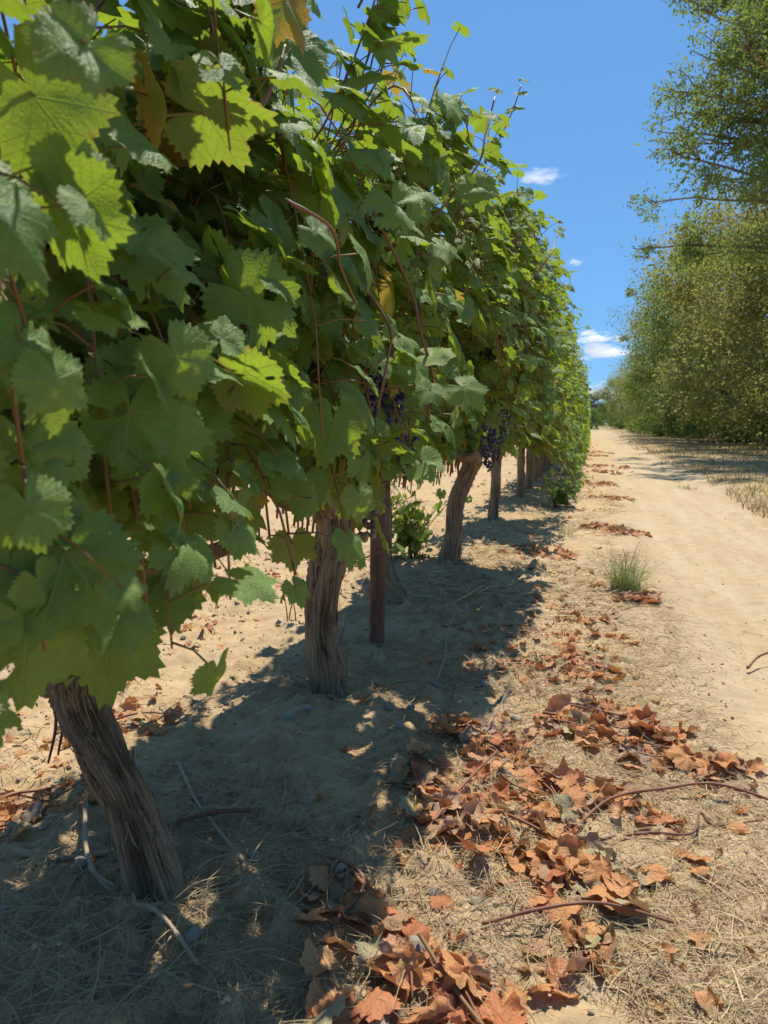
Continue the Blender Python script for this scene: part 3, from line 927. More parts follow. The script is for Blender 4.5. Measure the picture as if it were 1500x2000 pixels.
# large leaves that stand out on the near face of the hedge
HEROES = [
(-0.330,0.450,1.180, 0.51,-0.55,0.34, -0.57,-0.25,-0.78, 0.085,0),
(-0.420,0.510,1.180, 0.70,-0.72,-0.23, 0.65,0.09,-0.75, 0.127,2),
(-0.460,0.850,1.300, -0.36,0.66,0.79, 0.92,0.21,-0.34, 0.147,4),
(-0.450,0.940,1.100, 0.52,-0.89,-0.04, 0.81,0.15,-0.57, 0.163,5),
(-0.420,0.800,1.030, 0.45,-0.66,0.57, 0.11,0.15,0.98, 0.073,6),
(-0.450,0.660,0.940, 0.66,-0.83,0.11, -0.05,-0.14,-0.99, 0.120,1),
(-0.430,0.530,0.820, 0.72,-0.77,0.28, -0.25,-0.19,-0.95, 0.141,9),
(-0.420,0.590,0.750, 0.52,-0.59,0.83, -0.27,-0.19,-0.94, 0.077,10),
(-0.310,1.390,0.860, 0.26,-0.73,0.68, 0.26,-0.05,-0.96, 0.102,1),
(-0.550,1.320,0.700, -0.30,0.73,0.37, 0.09,-0.10,-0.99, 0.106,8),
(-0.550,0.750,0.680, 0.67,-0.78,0.38, -0.05,-0.14,-0.99, 0.155,3),
(-0.360,0.390,1.060, 0.59,-0.54,0.47, 0.84,0.17,-0.51, 0.085,7),
(-0.500,0.560,0.740, 0.75,-0.72,0.37, -0.03,-0.13,-0.99, 0.141,11),
(-0.270,1.760,1.470, 0.21,-0.71,0.43, 0.19,-0.07,-0.98, 0.114,2),
(-0.350,1.330,1.320, 0.28,-0.70,0.45, 0.33,-0.02,-0.94, 0.139,5),
(-0.420,1.030,1.450, 0.36,-0.63,0.33, 0.13,0.16,0.98, 0.139,6),
(-0.420,1.190,0.930, 0.43,-0.94,0.12, -0.08,-0.14,-0.99, 0.131,4),
(-0.450,1.430,0.790, 0.40,-0.95,0.21, 0.15,-0.08,-0.99, 0.131,7),
(-0.500,1.250,0.820, 0.47,-0.93,0.20, -0.09,-0.15,-0.99, 0.114,8),
(-0.500,0.800,0.740, -0.41,0.67,0.34, 0.43,0.01,-0.90, 0.106,2),
(-0.250,1.500,1.000, 0.22,-0.74,0.62, 0.70,0.11,-0.70, 0.106,3),
(-0.460,0.530,0.910, 0.65,-0.76,0.03, 0.37,-0.01,-0.93, 0.101,7),
(-0.500,0.940,0.840, -0.37,0.70,0.43, 0.24,-0.05,-0.97, 0.131,1),
(-0.470,0.760,0.900, 0.62,-0.85,0.15, -0.27,-0.19,-0.94, 0.139,0),
(-0.460,0.500,0.810, 0.77,-0.72,0.30, -0.04,-0.13,-0.99, 0.134,5),
(-0.500,0.630,0.760, 0.71,-0.77,0.33, 0.43,0.01,-0.90, 0.120,8),
(-0.280,1.320,0.990, 0.26,-0.73,0.62, -0.27,-0.19,-0.94, 0.065,4),
(-0.420,0.700,1.000, 0.61,-0.85,0.04, 0.56,0.05,-0.83, 0.101,10),
(-0.420,0.860,0.990, -0.35,0.72,0.55, 0.88,0.19,-0.44, 0.114,11),
]
for hx, hy, hz, n0, n1, n2, t0, t1, t2, sz, v in HEROES:
    k = 1 if hy < 1.7 else (2 if hy < 2.9 else 3)
    root = hero_root[k]
    M = frames(np.array([[n0, n1, n2]]), np.array([[t0, t1, t2]]), np.array([sz]))
    T = np.array([hx, hy, hz])
    put_leaf(root, M[0], T, HERO_ME[v])
    inner = T - M[0][:, 1] * 0.3 - M[0][:, 2] * 0.35 + np.array([-0.05, 0, 0.0])
    pt = bezier(T, T - M[0][:, 1] * 0.12, inner + [0, 0, .02], inner, 6) - np.array(root.location)
    V, F, U, A = join_tubes([tube_parts(pt, np.linspace(.0016, .0015, 6), 6, None, .3)])
    link('petiole', mesh('petiole', V, F, M_PETIOLE, U, A), root)

# vines further down the row: shared meshes, one thing each
def far_proto(seed):
    g = np.random.default_rng(seed)
    Ms, Ts = [], []
    shoots = canopy_shoots(18.0, 0.62, g, 40)
    for sh in shoots:
        r_ = leaves_on(sh, g, 0.085, size=(0.13, 0.19))
        if r_ is None: continue
        k = in_canopy(r_[1])
        Ms.append(r_[0][k]); Ts.append(r_[1][k])
    M, T = np.concatenate(Ms), np.concatenate(Ts) - [ROW_X, 18.0, 0]
    parts = []
    gi = g.integers(len(LOW), size=len(T))
    for t in range(len(LOW)):
        q = gi == t
        parts.append(stamp(LOW[t][0], LOW[t][1], M[q], T[q], LOW[t][2], LOW[t][3], g.uniform(size=q.sum())))
    V, F, U, A = joined(parts)
    fm = mesh('foliage', V, F, M_LEAF_FAR, U, A)
    V, F, U, A = join_tubes([tube_parts(np.array([(0, 0, -.05), (0.02, 0, .1), (-.01, 0, .4), (0, 0, .75)]), np.array([.07, .05, .05, .05]), 9)])
    tm = mesh('trunk', V, F, M_BARK, U, {'crev': np.zeros(len(V)), 'var': np.zeros(len(V))})
    return fm, tm
FARP = [far_proto(900 + i) for i in range(4)]
yy = yv
while yy < 47:
    r = vine_root(yy, 'distant leafy vine in the far part of the row', group='distant vines at the far end of the row')
    fm, tm = FARP[int(rng.integers(4))]
    link('foliage', fm, r).scale = (1, float(rng.choice([-1, 1])), 1)
    link('trunk', tm, r)
    yy += 1.15

# rusty trellis post
def make_post(x, y, label):
    z0 = height0(x, y)
    c = np.array([(0, 0, -0.1), (0, 0, 0.3), (0.0, 0, 0.8), (0, 0, 1.7)])
    c = spline(c, 24)
    V, F, U, T = tube(c, 0.031, 28, lambda th, s: 1 + 0.012 * noise(np.stack([np.cos(th) * 2, np.sin(th) * 2, s * 8], 1), 3))
    o = link('vineyard_post', mesh('vineyard_post', V, [F, T], M_RUST, U), loc=(x, y, z0))
    o.rotation_euler = (0, R(0.6), 0)
    tag(o, label, 'post')
make_post(-0.815, 2.83, 'round rusty brown steel post standing among the vine trunks')

# suckers: bright green shoots behind the post (lit) and other small growth
def sucker(x, y, label, n, h, seed, spread=0.22, size=(0.06, 0.12)):
    g = np.random.default_rng(seed)
    root = bpy.data.objects.new('vine_sucker', None); COL.objects.link(root)
    root.location = (x, y, height0(x, y))
    tag(root, label, 'plant')
    sh = []
    for i in range(n):
        a = g.uniform(0, 2 * np.pi)
        e = np.array([x + spread * math.cos(a) * g.uniform(.4, 1), y + spread * math.sin(a) * g.uniform(.4, 1), root.location[2] + h * g.uniform(.4, 1)])
        p0 = np.array(root.location) + [g.uniform(-.03, .03), g.uniform(-.03, .03), -0.01]
        sh.append(bezier(p0, p0 + [0, 0, h * .4], e + [0, 0, h * .1], e, 8))
    clothe(root, sh, g, 120, 0.045, tube_k=4, size=size, clip=False)
sucker(-1.1, 4.75, 'bright green low vine shoots growing in the sun behind the rusty post', 20, 0.5, 5, 0.34)
sucker(-0.34, 8.2, 'green shoots spreading low over the shaded ground at the foot of the hedge', 20, 0.4, 6, 0.36)
sucker(-1.3, 3.1, 'small green shoot low down left of the rusty post', 3, 0.2, 8, 0.1, (0.05, 0.08))
sucker(-1.75, 3.6, 'small bright green weed in the sunlit soil behind the second vine', 2, 0.14, 9, 0.08, (0.04, 0.07))

# shoots that stand clear of the hedge face
EXTRA = [
 (2, [(-.45, 1.8, 1.35), (-.3, 1.91, 1.55), (-.28, 1.97, 1.66), (-.27, 2.06, 1.78)], .0035, M_SHOOT, 2),
 (2, [(-.42, 1.0, 1.24), (-.37, 1.05, 1.21), (-.38, 1.12, 1.17), (-.38, 1.2, 1.12), (-.42, 1.3, 1.08)], .0028, M_SHOOT, 0),
 (2, [(-.4, 1.3, 1.18), (-.35, 1.3, 1.1), (-.35, 1.29, 1.05), (-.36, 1.26, .96)], .0032, M_SHOOT, 0),
 (2, [(-.38, 1.3, 1.3), (-.33, 1.37, 1.18), (-.31, 1.37, 1.1), (-.30, 1.44, 1.02), (-.30, 1.40, .97), (-.30, 1.42, .92)], .0028, M_PETIOLE, 3),
 (3, [(-.25, 2.75, 1.4), (-.16, 2.8, 1.53), (-.15, 2.93, 1.61), (-.15, 3.19, 1.7)], .003, M_SHOOT, 2),
 (1, [(-.42, .9, 1.3), (-.4, .93, 1.37), (-.4, .96, 1.42)], .003, M_SHOOT, 1),
 (3, [(-.4, 2.9, 1.9), (-.33, 3.0, 2.1), (-.3, 3.05, 2.22)], .003, M_SHOOT, 3),
 (2, [(-.5, 1.6, 1.8), (-.44, 1.65, 1.95), (-.4, 1.66, 2.05)], .003, M_SHOOT, 3),
]
g = np.random.default_rng(55)
for k, pts, rad, mt, nl in EXTRA:
    root = hero_root[k]
    c = spline(pts, 26)
    V, F, U, A = join_tubes([tube_parts(c - np.array(root.location), np.linspace(rad, rad * .6, 26), 8, lambda th, s: 1 + .35 * (np.sin(s * 75) > .93), .2)])
    link('shoot', mesh('shoot', V, F, mt, U, A), root)
    for j in range(nl):
        p = c[-1 - j * 6]
        M = frames(np.array([[.4 + g.normal(0, .3), -.5, .7]]), g.normal(0, 1, (1, 3)) + [0, 0, -.6], np.array([.05 + .02 * j]))
        put_leaf(root, M[0], p + [.01, -.01, .012], HERO_ME[int(g.integers(12))])

# ------------------------------------------------------------------ grapes
g = np.random.default_rng(77)
r2 = hero_root[2]; r3 = hero_root[3]; r4 = hero_root[4]; r1 = hero_root[1]
for pos, ln, k, n, rt in [((-.45, 1.5, 1.07), .15, 'dark', 70, r2), ((-.45, 1.7, 1.06), .13, 'dark', 55, r2), ((-.50, 2.07, 0.9), .13, 'dark', 40, r2), ((-.44, 1.46, 0.86), .17, 'mixed', 66, r2),
                          ((-.43, 3.2, .92), .14, 'dark', 44, r3), ((-.42, 3.45, .90), .15, 'dark', 50, r3), ((-.55, 4.2, .8), .14, 'dark', 40, r4), ((-.40, 3.6, .98), .1, 'mixed', 30, r3),
                          ((-.96, 1.1, .56), .13, 'ripening', 44, r1), ((-.66, 1.2, .9), .12, 'mixed', 36, r1)]:
    grape_bunch(rt, pos, ln, k, g, n)

# ------------------------------------------------------------------ cuttings and fallen leaves
def lay(x, y, g, lift=0.0, tilt=0.38):
    n = len(x)
    nr = np.stack([g.normal(0, tilt, n), g.normal(0, tilt, n), np.ones(n)], 1)
    a = g.uniform(0, 2 * np.pi, n)
    return nr, np.stack([np.cos(a), np.sin(a), np.zeros(n)], 1), height(x, y)

def cutting(p0, p1, n, label, seed, width=0.09, size=(0.06, 0.11), bend=0.05, cane=True, group='vine cuttings with withered leaves along the track edge'):
    g = np.random.default_rng(seed)
    root = bpy.data.objects.new('withered_vine_cutting', None); COL.objects.link(root)
    root.location = (p0[0], p0[1], height0(*p0))
    tag(root, label, 'vine cutting', group)
    rl = np.array(root.location)
    m = 14
    a, b_ = np.array(p0), np.array(p1)
    d = b_ - a; L = np.linalg.norm(d); perp = np.array([-d[1], d[0]]) / L
    t = np.linspace(0, 1, m)
    for k in range(2 if cane else 0):
        c = a + (d[None] * t[:, None]) * (1.0 if k == 0 else .7) + perp * (bend * np.sin(t * np.pi * (1 + k)) + g.uniform(-.02, .02))[:, None]
        z = height(c[:, 0], c[:, 1]) + 0.008 + 0.015 * np.abs(np.sin(t * 7 + k))
        z = np.convolve(np.pad(z, 2, mode='edge'), np.ones(5) / 5, 'valid') + 0.004
        V, F, U, A = join_tubes([tube_parts(np.column_stack([c, z]) - rl, np.linspace(0.0045, 0.0018, m), 7, lambda th, s: 1 + 0.35 * (np.sin(s * 85) > 0.94), g.uniform())])
        link('cane', mesh('cane', V, F, M_DRYCANE, U, A), root)
    tt = g.uniform(0.02, 0.98, n)
    off = g.normal(0, width, n)
    x = a[0] + d[0] * tt + perp[0] * off; y = a[1] + d[1] * tt + perp[1] * off
    nr, tip, z = lay(x, y, g)
    sz = g.uniform(size[0], size[1], n)
    M = frames(nr, tip, sz)
    dens = np.exp(-(off / width) ** 2)
    T = np.column_stack([x, y, z + 0.006 + g.uniform(0, 0.022, n) * dens])
    for i in range(n):
        put_leaf(root, M[i], T[i], DEAD_ME[int(g.integers(len(DEAD_ME)))])

cutting((-.12, 2.28), (.44, 2.02), 70, 'long cutting thick with rust brown leaves reaching out onto the track', 11, 0.06)
cutting((-.06, 2.45), (.30, 2.22), 40, 'brown leaf cutting lying just behind the longest one', 12, 0.05)
cutting((-.22, 1.9), (.12, 1.78), 34, 'small cutting of curled leaves between the two big brown piles', 13, 0.05)
cutting((-.28, 1.62), (.10, 1.36), 72, 'broad pile of pale brown leaves in the sun right of the shadow edge', 14, 0.085, (0.07, 0.115))
cutting((-.47, 1.3), (-.24, 1.0), 30, 'brown leaf pile at the bottom edge, half in the vine shadow', 15, 0.07, (0.07, 0.12))
cutting((-.33, 1.08), (-.12, 0.98), 26, 'large pale brown leaves at the very bottom beside a pinkish cane', 16, 0.06, (0.07, 0.12))
cutting((-.44, 1.8), (-.22, 1.5), 44, 'orange brown leaves matted along the shadow edge beside the broad pile', 61, 0.07, (0.06, 0.1))
cutting((-.3, 2.02), (-.02, 1.62), 46, 'flattened rusty leaves between the shadow edge and the long arching cane', 62, 0.08, (0.05, 0.095))
cutting((-.02, 1.22), (.07, 1.2), 10, 'small separate clump of rust leaves near the bottom of the photo', 17, 0.03, (0.05, 0.09), cane=False)
cutting((.17, 4.02), (.36, 3.95), 16, 'little heap of brown leaves at the foot of the green grass tuft', 18, 0.05)
cutting((-.05, 6.75), (.48, 6.5), 55, 'leaf cutting lying across the track edge beyond the grass tuft', 19, 0.1)
cutting((.0, 9.9), (.55, 9.7), 50, 'second leaf cutting beyond the grass tuft', 20, 0.12)
cutting((-.42, 2.2), (-.2, 2.0), 22, 'brown leaves lying in the shade at the shadow edge', 21, 0.07)
cutting((-.5, 5.2), (-.1, 5.0), 36, 'brown leaf cutting in the shade under the hedge, right of the slim bent trunk', 22, 0.12)
cutting((-1.45, 1.75), (-1.15, 1.95), 22, 'orange brown leaves in the sunlit soil left of the nearest trunk', 23, 0.06, (0.05, 0.09), group=None)
cutting((-1.35, 1.3), (-1.05, 1.5), 40, 'reddish withered leaves heaped behind the foot of the nearest trunk', 24, 0.06, (0.04, 0.08), group=None)
for k, (yc_, s_) in enumerate([(11.9, 25), (15.2, 26), (17.1, 27), (22.5, 28), (25.5, 29)]):
    cutting((.0 - .05 * (k % 3), yc_), (.35 + .13 * ((k * 2) % 5), yc_ + .25 - .17 * ((k * 3) % 4)), 26, ['strip of brown leaves at the track edge, the first of five far ones', 'second of five far strips of brown leaves along the track edge', 'third of five far strips of brown leaves along the track edge', 'fourth of five far strips of brown leaves along the track edge', 'farthest small strip of brown leaves along the track edge'][k], s_, 0.2, (0.09, 0.14), cane=False, group='distant strips of brown leaves')

# loose fallen leaves: parts of the ground
g = np.random.default_rng(31)
n = 300
cc = np.column_stack([g.normal(-.15, .22, 22), np.exp(g.uniform(np.log(1.0), np.log(5.5), 22))])[g.integers(22, size=170)]
x = np.concatenate([cc[:, 0] + g.normal(0, .09, 170), g.uniform(-.7, .45, 50), g.uniform(-2.2, -1.1, 80)])
y = np.concatenate([cc[:, 1] + g.normal(0, .07, 170), g.uniform(1.0, 6, 50), g.uniform(1.5, 6, 80)])
nr, tip, z = lay(x, y, g, tilt=0.35)
M = frames(nr, tip, g.uniform(0.03, 0.085, n))
for i in range(n):
    put_leaf(ground, M[i], np.array([x[i], y[i], z[i] + 0.006]), DEAD_ME[int(g.integers(len(DEAD_ME)))], 'fallen_leaf')

def scatter_leaf_litter():
    g = np.random.default_rng(32)
    xs_, ys_ = [], []
    n = 1500
    y = np.exp(g.uniform(np.log(1.2), np.log(40), n))
    x = g.normal(-.08, .26, n) * np.clip(0.75 + y / 25, 0.75, 1.3)
    n2 = 1300
    y2 = np.exp(g.uniform(np.log(1.5), np.log(25), n2)); x2 = -1.25 - np.abs(g.normal(0, 1.3, n2))
    x, y = np.concatenate([x, x2]), np.concatenate([y, y2])
    keep = fbm(P3(x, y) * 2.2, 2, 77) > 0.12
    x, y = x[keep], y[keep]
    nr, tip, z = lay(x, y, g, tilt=0.4)
    M = frames(nr, tip, g.uniform(0.02, 0.075, len(x)) * np.clip(y / 8, 0.8, 1.5))
    T = np.column_stack([x, y, z + 0.006])
    gi = g.integers(len(DEADLOW), size=len(x)); parts = []
    for t in range(len(DEADLOW)):
        q = gi == t
        parts.append(stamp(DEADLOW[t][0], DEADLOW[t][1], M[q], T[q], DEADLOW[t][2], DEADLOW[t][3], g.uniform(size=q.sum())))
    V, F, U, A = joined(parts)
    tag(link('leaf_litter', mesh('leaf_litter', V, F, M_DEAD, U, A)), 'scattered small brown leaf fragments over the soil', 'leaf litter', kind='stuff')
scatter_leaf_litter()

# ------------------------------------------------------------------ straw, gravel, twigs
def strands(x, y, g, ln, w, seg=5, flat=0.25, curl=1.2, up=None, zoff=0.002):
    n = len(x)
    a = g.uniform(0, 2 * np.pi, n)
    k = g.normal(0, curl, n)
    L = g.uniform(ln[0], ln[1], n)
    el = np.abs(g.normal(0, flat, n)) if up is None else g.uniform(up[0], up[1], n)
    t = np.linspace(0, 1, seg + 1)
    px, py, pz = [x], [y], [height(x, y) + zoff]
    ang, e = a.copy(), el.copy()
    for i in range(seg):
        st = L / seg
        px.append(px[-1] + np.cos(ang) * np.cos(e) * st); py.append(py[-1] + np.sin(ang) * np.cos(e) * st)
        pz.append(pz[-1] + np.sin(e) * st)
        ang = ang + k / seg; e = e - (2 * el / seg if up is None else g.uniform(0.1, 1.0, n) / seg)
    C = np.stack([np.stack(px, 1), np.stack(py, 1), np.stack(pz, 1)], 2)          # n, seg+1, 3
    if up is None:
        hz = height(C[:, :, 0].ravel(), C[:, :, 1].ravel()).reshape(n, -1)
        C[:, :, 2] = np.maximum(C[:, :, 2], hz + zoff)
    side = np.stack([-np.sin(a), np.cos(a), g.normal(0, 0.6, n)], 1)
    side /= np.linalg.norm(side, axis=1)[:, None]
    W = (g.uniform(w[0], w[1], n)[:, None] * (1 - 0.7 * t ** 2)[None])[:, :, None] * side[:, None, :]
    V = np.concatenate([C - W, C + W], 1)                                            # n, 2(seg+1), 3
    m = seg + 1
    j = np.arange(seg)
    f = np.stack([j, j + 1, j + 1 + m, j + m], 1)
    F = (f[None] + (np.arange(n) * 2 * m)[:, None, None]).reshape(-1, 4)
    return V.reshape(-1, 3), F, np.repeat(g.uniform(size=n), 2 * m)

g = np.random.default_rng(41)
def straw(name, n, xf, ylim, ln, w, mat, label, seed, mask=0.0, **kw):
    g = np.random.default_rng(seed)
    y = np.exp(g.uniform(np.log(ylim[0]), np.log(ylim[1]), n)); x = xf(g, n, y)
    keep = fbm(P3(x, y) * 3.0, 2, seed) > mask
    x, y = x[keep], y[keep]
    sc = np.clip(y / 3.0, 1, 3.0)
    V, F, var = strands(x, y, g, ln, w, **kw)
    tag(link(name, mesh(name, V, F, mat, attrs={'var': var}, smooth=False)), label, 'straw', kind='stuff')
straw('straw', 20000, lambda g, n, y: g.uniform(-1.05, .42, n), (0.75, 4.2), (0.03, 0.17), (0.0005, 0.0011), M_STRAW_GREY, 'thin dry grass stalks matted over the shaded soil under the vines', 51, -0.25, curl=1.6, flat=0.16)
straw('straw', 13000, lambda g, n, y: g.normal(.0, .3, n), (0.85, 5.5), (0.02, 0.12), (0.0006, 0.0013), M_STRAW, 'pale golden straw in the sun between hedge and track', 52, -0.2, curl=1.0, flat=0.12)
straw('straw', 9000, lambda g, n, y: g.uniform(-1.0, .35, n), (3.5, 14), (0.06, 0.2), (0.0015, 0.003), M_STRAW, 'sparser dry stalks along the row farther down', 53, -0.2, flat=0.12)
straw('straw', 9000, lambda g, n, y: -1.1 - np.abs(g.normal(0, 1.2, n)), (1.2, 12), (0.02, 0.1), (0.0007, 0.0016), M_STRAW, 'short straw bits on the sunlit soil left of the row', 54, 0.0, flat=0.12)
straw('straw', 1500, lambda g, n, y: g.uniform(.3, 1.8, n), (0.9, 8), (0.015, 0.07), (0.0005, 0.001), M_STRAW_GREY, 'few straw bits on the bare track', 55, 0.15, flat=0.08)

def pebbles(n, seed, xf, ylim, sz):
    g = np.random.default_rng(seed)
    y = np.exp(g.uniform(np.log(ylim[0]), np.log(ylim[1]), n)); x = xf(g, n)
    V0 = ICO1[0] * (1 + 0.5 * noise(ICO1[0] * 1.9 + 5, 3))[:, None] * [1.15, .8, .8]
    a = g.uniform(0, 6.28, n)
    nr = np.stack([g.normal(0, .4, n), g.normal(0, .4, n), np.ones(n)], 1)
    M = frames(nr, np.stack([np.cos(a), np.sin(a), a * 0], 1), g.uniform(sz[0], sz[1], n) ** 1.0)
    M = M * np.stack([g.uniform(.7, 1.3, n), g.uniform(.7, 1.3, n), g.uniform(.5, .8, n)], 1)[:, None, :]
    T = np.column_stack([x, y, height(x, y)])
    return stamp(V0, ICO1[1], M, T, None, None, g.uniform(size=n))
V, F, U, A = joined([pebbles(2600, 61, lambda g, n: g.uniform(-1.4, .5, n), (0.8, 5), (0.0015, 0.006)), pebbles(1800, 62, lambda g, n: g.uniform(-3.0, -1.0, n), (1.2, 8), (0.002, 0.009)), pebbles(900, 63, lambda g, n: g.uniform(.3, 1.9, n), (0.9, 8), (0.001, 0.003)), pebbles(260, 68, lambda g, n: g.uniform(.3, 1.9, n), (0.9, 12), (0.003, 0.008))])
tag(link('gravel', mesh('gravel', V, F, M_STONE, attrs=A)), 'small grit and soil crumbs spread over the ground', 'gravel', kind='stuff')
M_CLOD = simple_var_mat('soil_clod', (0.64, 0.47, 0.27), (0.54, 0.39, 0.22), 0.95, 0.05, 0, 60, 0.6)
V, F, U, A = joined([pebbles(2600, 65, lambda g, n: g.uniform(-1.2, -.1, n), (0.9, 6), (0.002, 0.0075)), pebbles(2600, 66, lambda g, n: g.uniform(-3.4, -1.05, n), (1.2, 9), (0.003, 0.012)), pebbles(500, 67, lambda g, n: g.uniform(.2, 1.8, n), (1.2, 9), (0.002, 0.007))])
tag(link('soil_clods', mesh('soil_clods', V, F, M_CLOD, attrs=A, smooth=False)), 'crumbled clods of dry tan soil', 'soil', kind='stuff')
STONES = []
for s in range(5):
    v = ICO2[0] * [1, .8, .62]
    v = v * (1 + 0.28 * noise(ICO2[0] * 1.3 + s * 9, s))[:, None] * (1 + 0.06 * noise(ICO2[0] * 4 + s, s))[:, None]
    STONES.append(mesh('stone', v, ICO2[1], M_STONE, attrs={'var': np.zeros(len(v))}, smooth=False))
g = np.random.default_rng(64)
for i in range(90):
    if i < 60: x, y = g.uniform(-1.0, -.15), math.exp(g.uniform(math.log(.95), math.log(5)))
    else: x, y = g.uniform(-2.4, -1.1), g.uniform(1.5, 6)
    s = g.uniform(0.007, 0.02) if i % 9 else g.uniform(0.02, 0.028)
    o = link('stone', STONES[i % 5], ground, (x, y, height0(x, y) + s * 0.2))
    o.scale = (s, s, s); o.rotation_euler = (g.uniform(-.3, .3), g.uniform(-.3, .3), g.uniform(0, 6.28))

def twig(name, pts, r0, r1, mat, label, cat='twig', seed=0, knots=True, side=None):
    p = np.array([(a, b_, height0(a, b_) + c) for a, b_, c in pts])
    root = None
    c = spline(p, 40)
    rl = p[0]
    V, F, U, A = join_tubes([tube_parts(c - rl, np.linspace(r0, r1, 40), 9, (lambda th, s: 1 + 0.4 * (np.sin(s * 60 + seed) > 0.93) + 0.12 * noise(np.stack([np.cos(th), np.sin(th), s * 40], 1), seed)) if knots else None, 0.3)]
                            + ([] if not side else [tube_parts(spline([c[int(k * 39)] - rl, c[int(k * 39)] - rl + np.array(v) * .5 + [0, 0, .004], c[int(k * 39)] - rl + np.array(v)], 8), np.linspace(r1 * 1.3, r1 * .5, 8), 6) for k, v in side]))
    return tag(link(name, mesh(name, V, F, mat, U, A), loc=rl), label, cat)
twig('twig', [(-1.06, 1.33, .02), (-.93, 1.17, .012), (-.80, 1.09, .015), (-.69, 1.04, .012), (-.585, .985, .012)], .005, .0035, M_GREYTWIG, 'long grey stick lying in the shade in front of the nearest trunk', side=[(.35, (.1, -.04, .0)), (.6, (-.05, .06, .01))])
twig('twig', [(-1.0, 1.62, .02), (-.86, 1.46, .012), (-.73, 1.33, .02), (-.63, 1.24, .012)], .004, .003, M_GREYTWIG, 'thin grey stick slanting behind the foot of the nearest trunk', seed=2)
twig('twig', [(-.83, 1.33, .02), (-.76, 1.37, .035), (-.69, 1.40, .03)], .006, .005, M_DRYCANE, 'short thick brown stub beside the nearest trunk', seed=3)
twig('twig', [(-1.12, 1.18, .015), (-1.0, 1.2, .015), (-.86, 1.24, .02)], .008, .005, M_GREYTWIG, 'thick greyish branch lying left of the nearest trunk', seed=4)
twig('vine_cane', [(-.02, 1.62, .01), (.07, 1.76, .03), (.2, 1.86, .035), (.34, 1.92, .03), (.52, 1.9, .015)], .0042, .003, M_DRYCANE, 'long bare reddish brown cane arching over the track edge', 'cane', 5)
twig('vine_cane', [(.04, 1.6, .01), (.15, 1.64, .012), (.24, 1.66, .014), (.27, 1.75, .03), (.3, 1.74, .01), (.42, 1.83, .01)], .0035, .0022, M_DRYCANE, 'kinked short cane lying below the long arching one', 'cane', 6)
twig('vine_cane', [(.62, 3.1, .02), (.7, 3.22, .05), (.85, 3.27, .05), (1.1, 3.3, .03)], .005, .0035, M_DRYCANE, 'curved brown cane on the bare track at the right edge', 'cane', 7)
twig('vine_cane', [(-.33, 1.45, .02), (-.28, 1.6, .04), (-.24, 1.75, .05), (-.21, 1.86, .06)], .004, .0025, M_DRYCANE, 'reddish cane sticking up out of the broad leaf pile', 'cane', 8)
twig('vine_cane', [(-.16, 1.23, .02), (-.05, 1.27, .03), (.05, 1.31, .03), (.17, 1.33, .02)], .0035, .0025, M_DRYCANE, 'straight cane lying below the broad leaf pile', 'cane', 9)
twig('vine_cane', [(-.25, 1.12, .03), (-.18, 1.04, .04), (-.1, .97, .03), (-.04, .93, .02)], .0035, .003, M_PETIOLE, 'pinkish cane crossing the leaves at the bottom edge', 'cane', 10)
twig('twig', [(-.27, 2.05, .01), (-.245, 2.14, .06), (-.22, 2.22, .12)], .003, .002, M_GREYTWIG, 'bleached stick standing up at the shadow edge', seed=11)
twig('twig', [(-.5, 2.5, .01), (-.51, 2.7, .03), (-.54, 2.9, .05), (-.55, 3.1, .06)], .0035, .002, M_GREYTWIG, 'bent grey stick in the shade right of the rusty post', seed=12)
twig('twig', [(-.42, 2.35, .01), (-.41, 2.5, .08), (-.42, 2.6, .16)], .002, .0012, M_DRYCANE, 'thin reddish stem rising from the shaded soil', seed=13)
twig('twig', [(-.66, 3.35, .01), (-.6, 3.5, .03), (-.5, 3.68, .04)], .006, .005, M_STRAW, 'pale broken stick right of the trunk behind the post', seed=14)
twig('twig', [(.45, 1.42, .01), (.5, 1.45, .01), (.58, 1.44, .01)], .003, .002, M_GREYTWIG, 'little dark stick on the track near the right edge', seed=15)
twig('twig', [(.02, 2.05, .02), (.12, 1.95, .02), (.25, 1.88, .02), (.4, 1.76, .01)], .0018, .001, M_STRAW, 'long pale straw stem curving below the big cutting', seed=16)

# grass tuft and weeds
def tuft(x, y, n, h, label, seed, mat, r=0.05, cat='grass tuft', name='grass_tuft', up=(0.7, 1.5), w=(0.0009, 0.0018)):
    g = np.random.default_rng(seed)
    a = g.uniform(0, 6.28, n); q = r * np.sqrt(g.uniform(0, 1, n))
    V, F, var = strands(x + q * np.cos(a), y + q * np.sin(a), g, (h * .4, h), w, seg=6, curl=0.5, up=up)
    tag(link(name, mesh(name, V - [x, y, 0], F, mat, attrs={'var': var}, smooth=False), loc=(x, y, 0)), label, cat)
tuft(.21, 4.22, 320, .28, 'wispy green grass tuft growing at the edge of the track', 71, M_GRASS, 0.08)
tuft(-.17, 6.15, 60, .18, 'thin grass clump in the shade edge beneath the hanging shoots', 72, M_GRASS, 0.06)
tuft(-.0, 3.08, 60, .03, 'small flat green weed in the straw left of the track', 73, M_GRASS, 0.06, 'weed', 'weed', (0.1, 0.8), (0.0015, 0.003))
tuft(.14, 3.02, 60, .03, 'tiny green weed nearer to the bare track', 74, M_GRASS, 0.04, 'weed', 'weed', (0.1, 0.8), (0.0015, 0.003))
tuft(1.35, 11.5, 90, .12, 'greenish grass clump standing out in the track', 75, M_VERGE_G, 0.15)

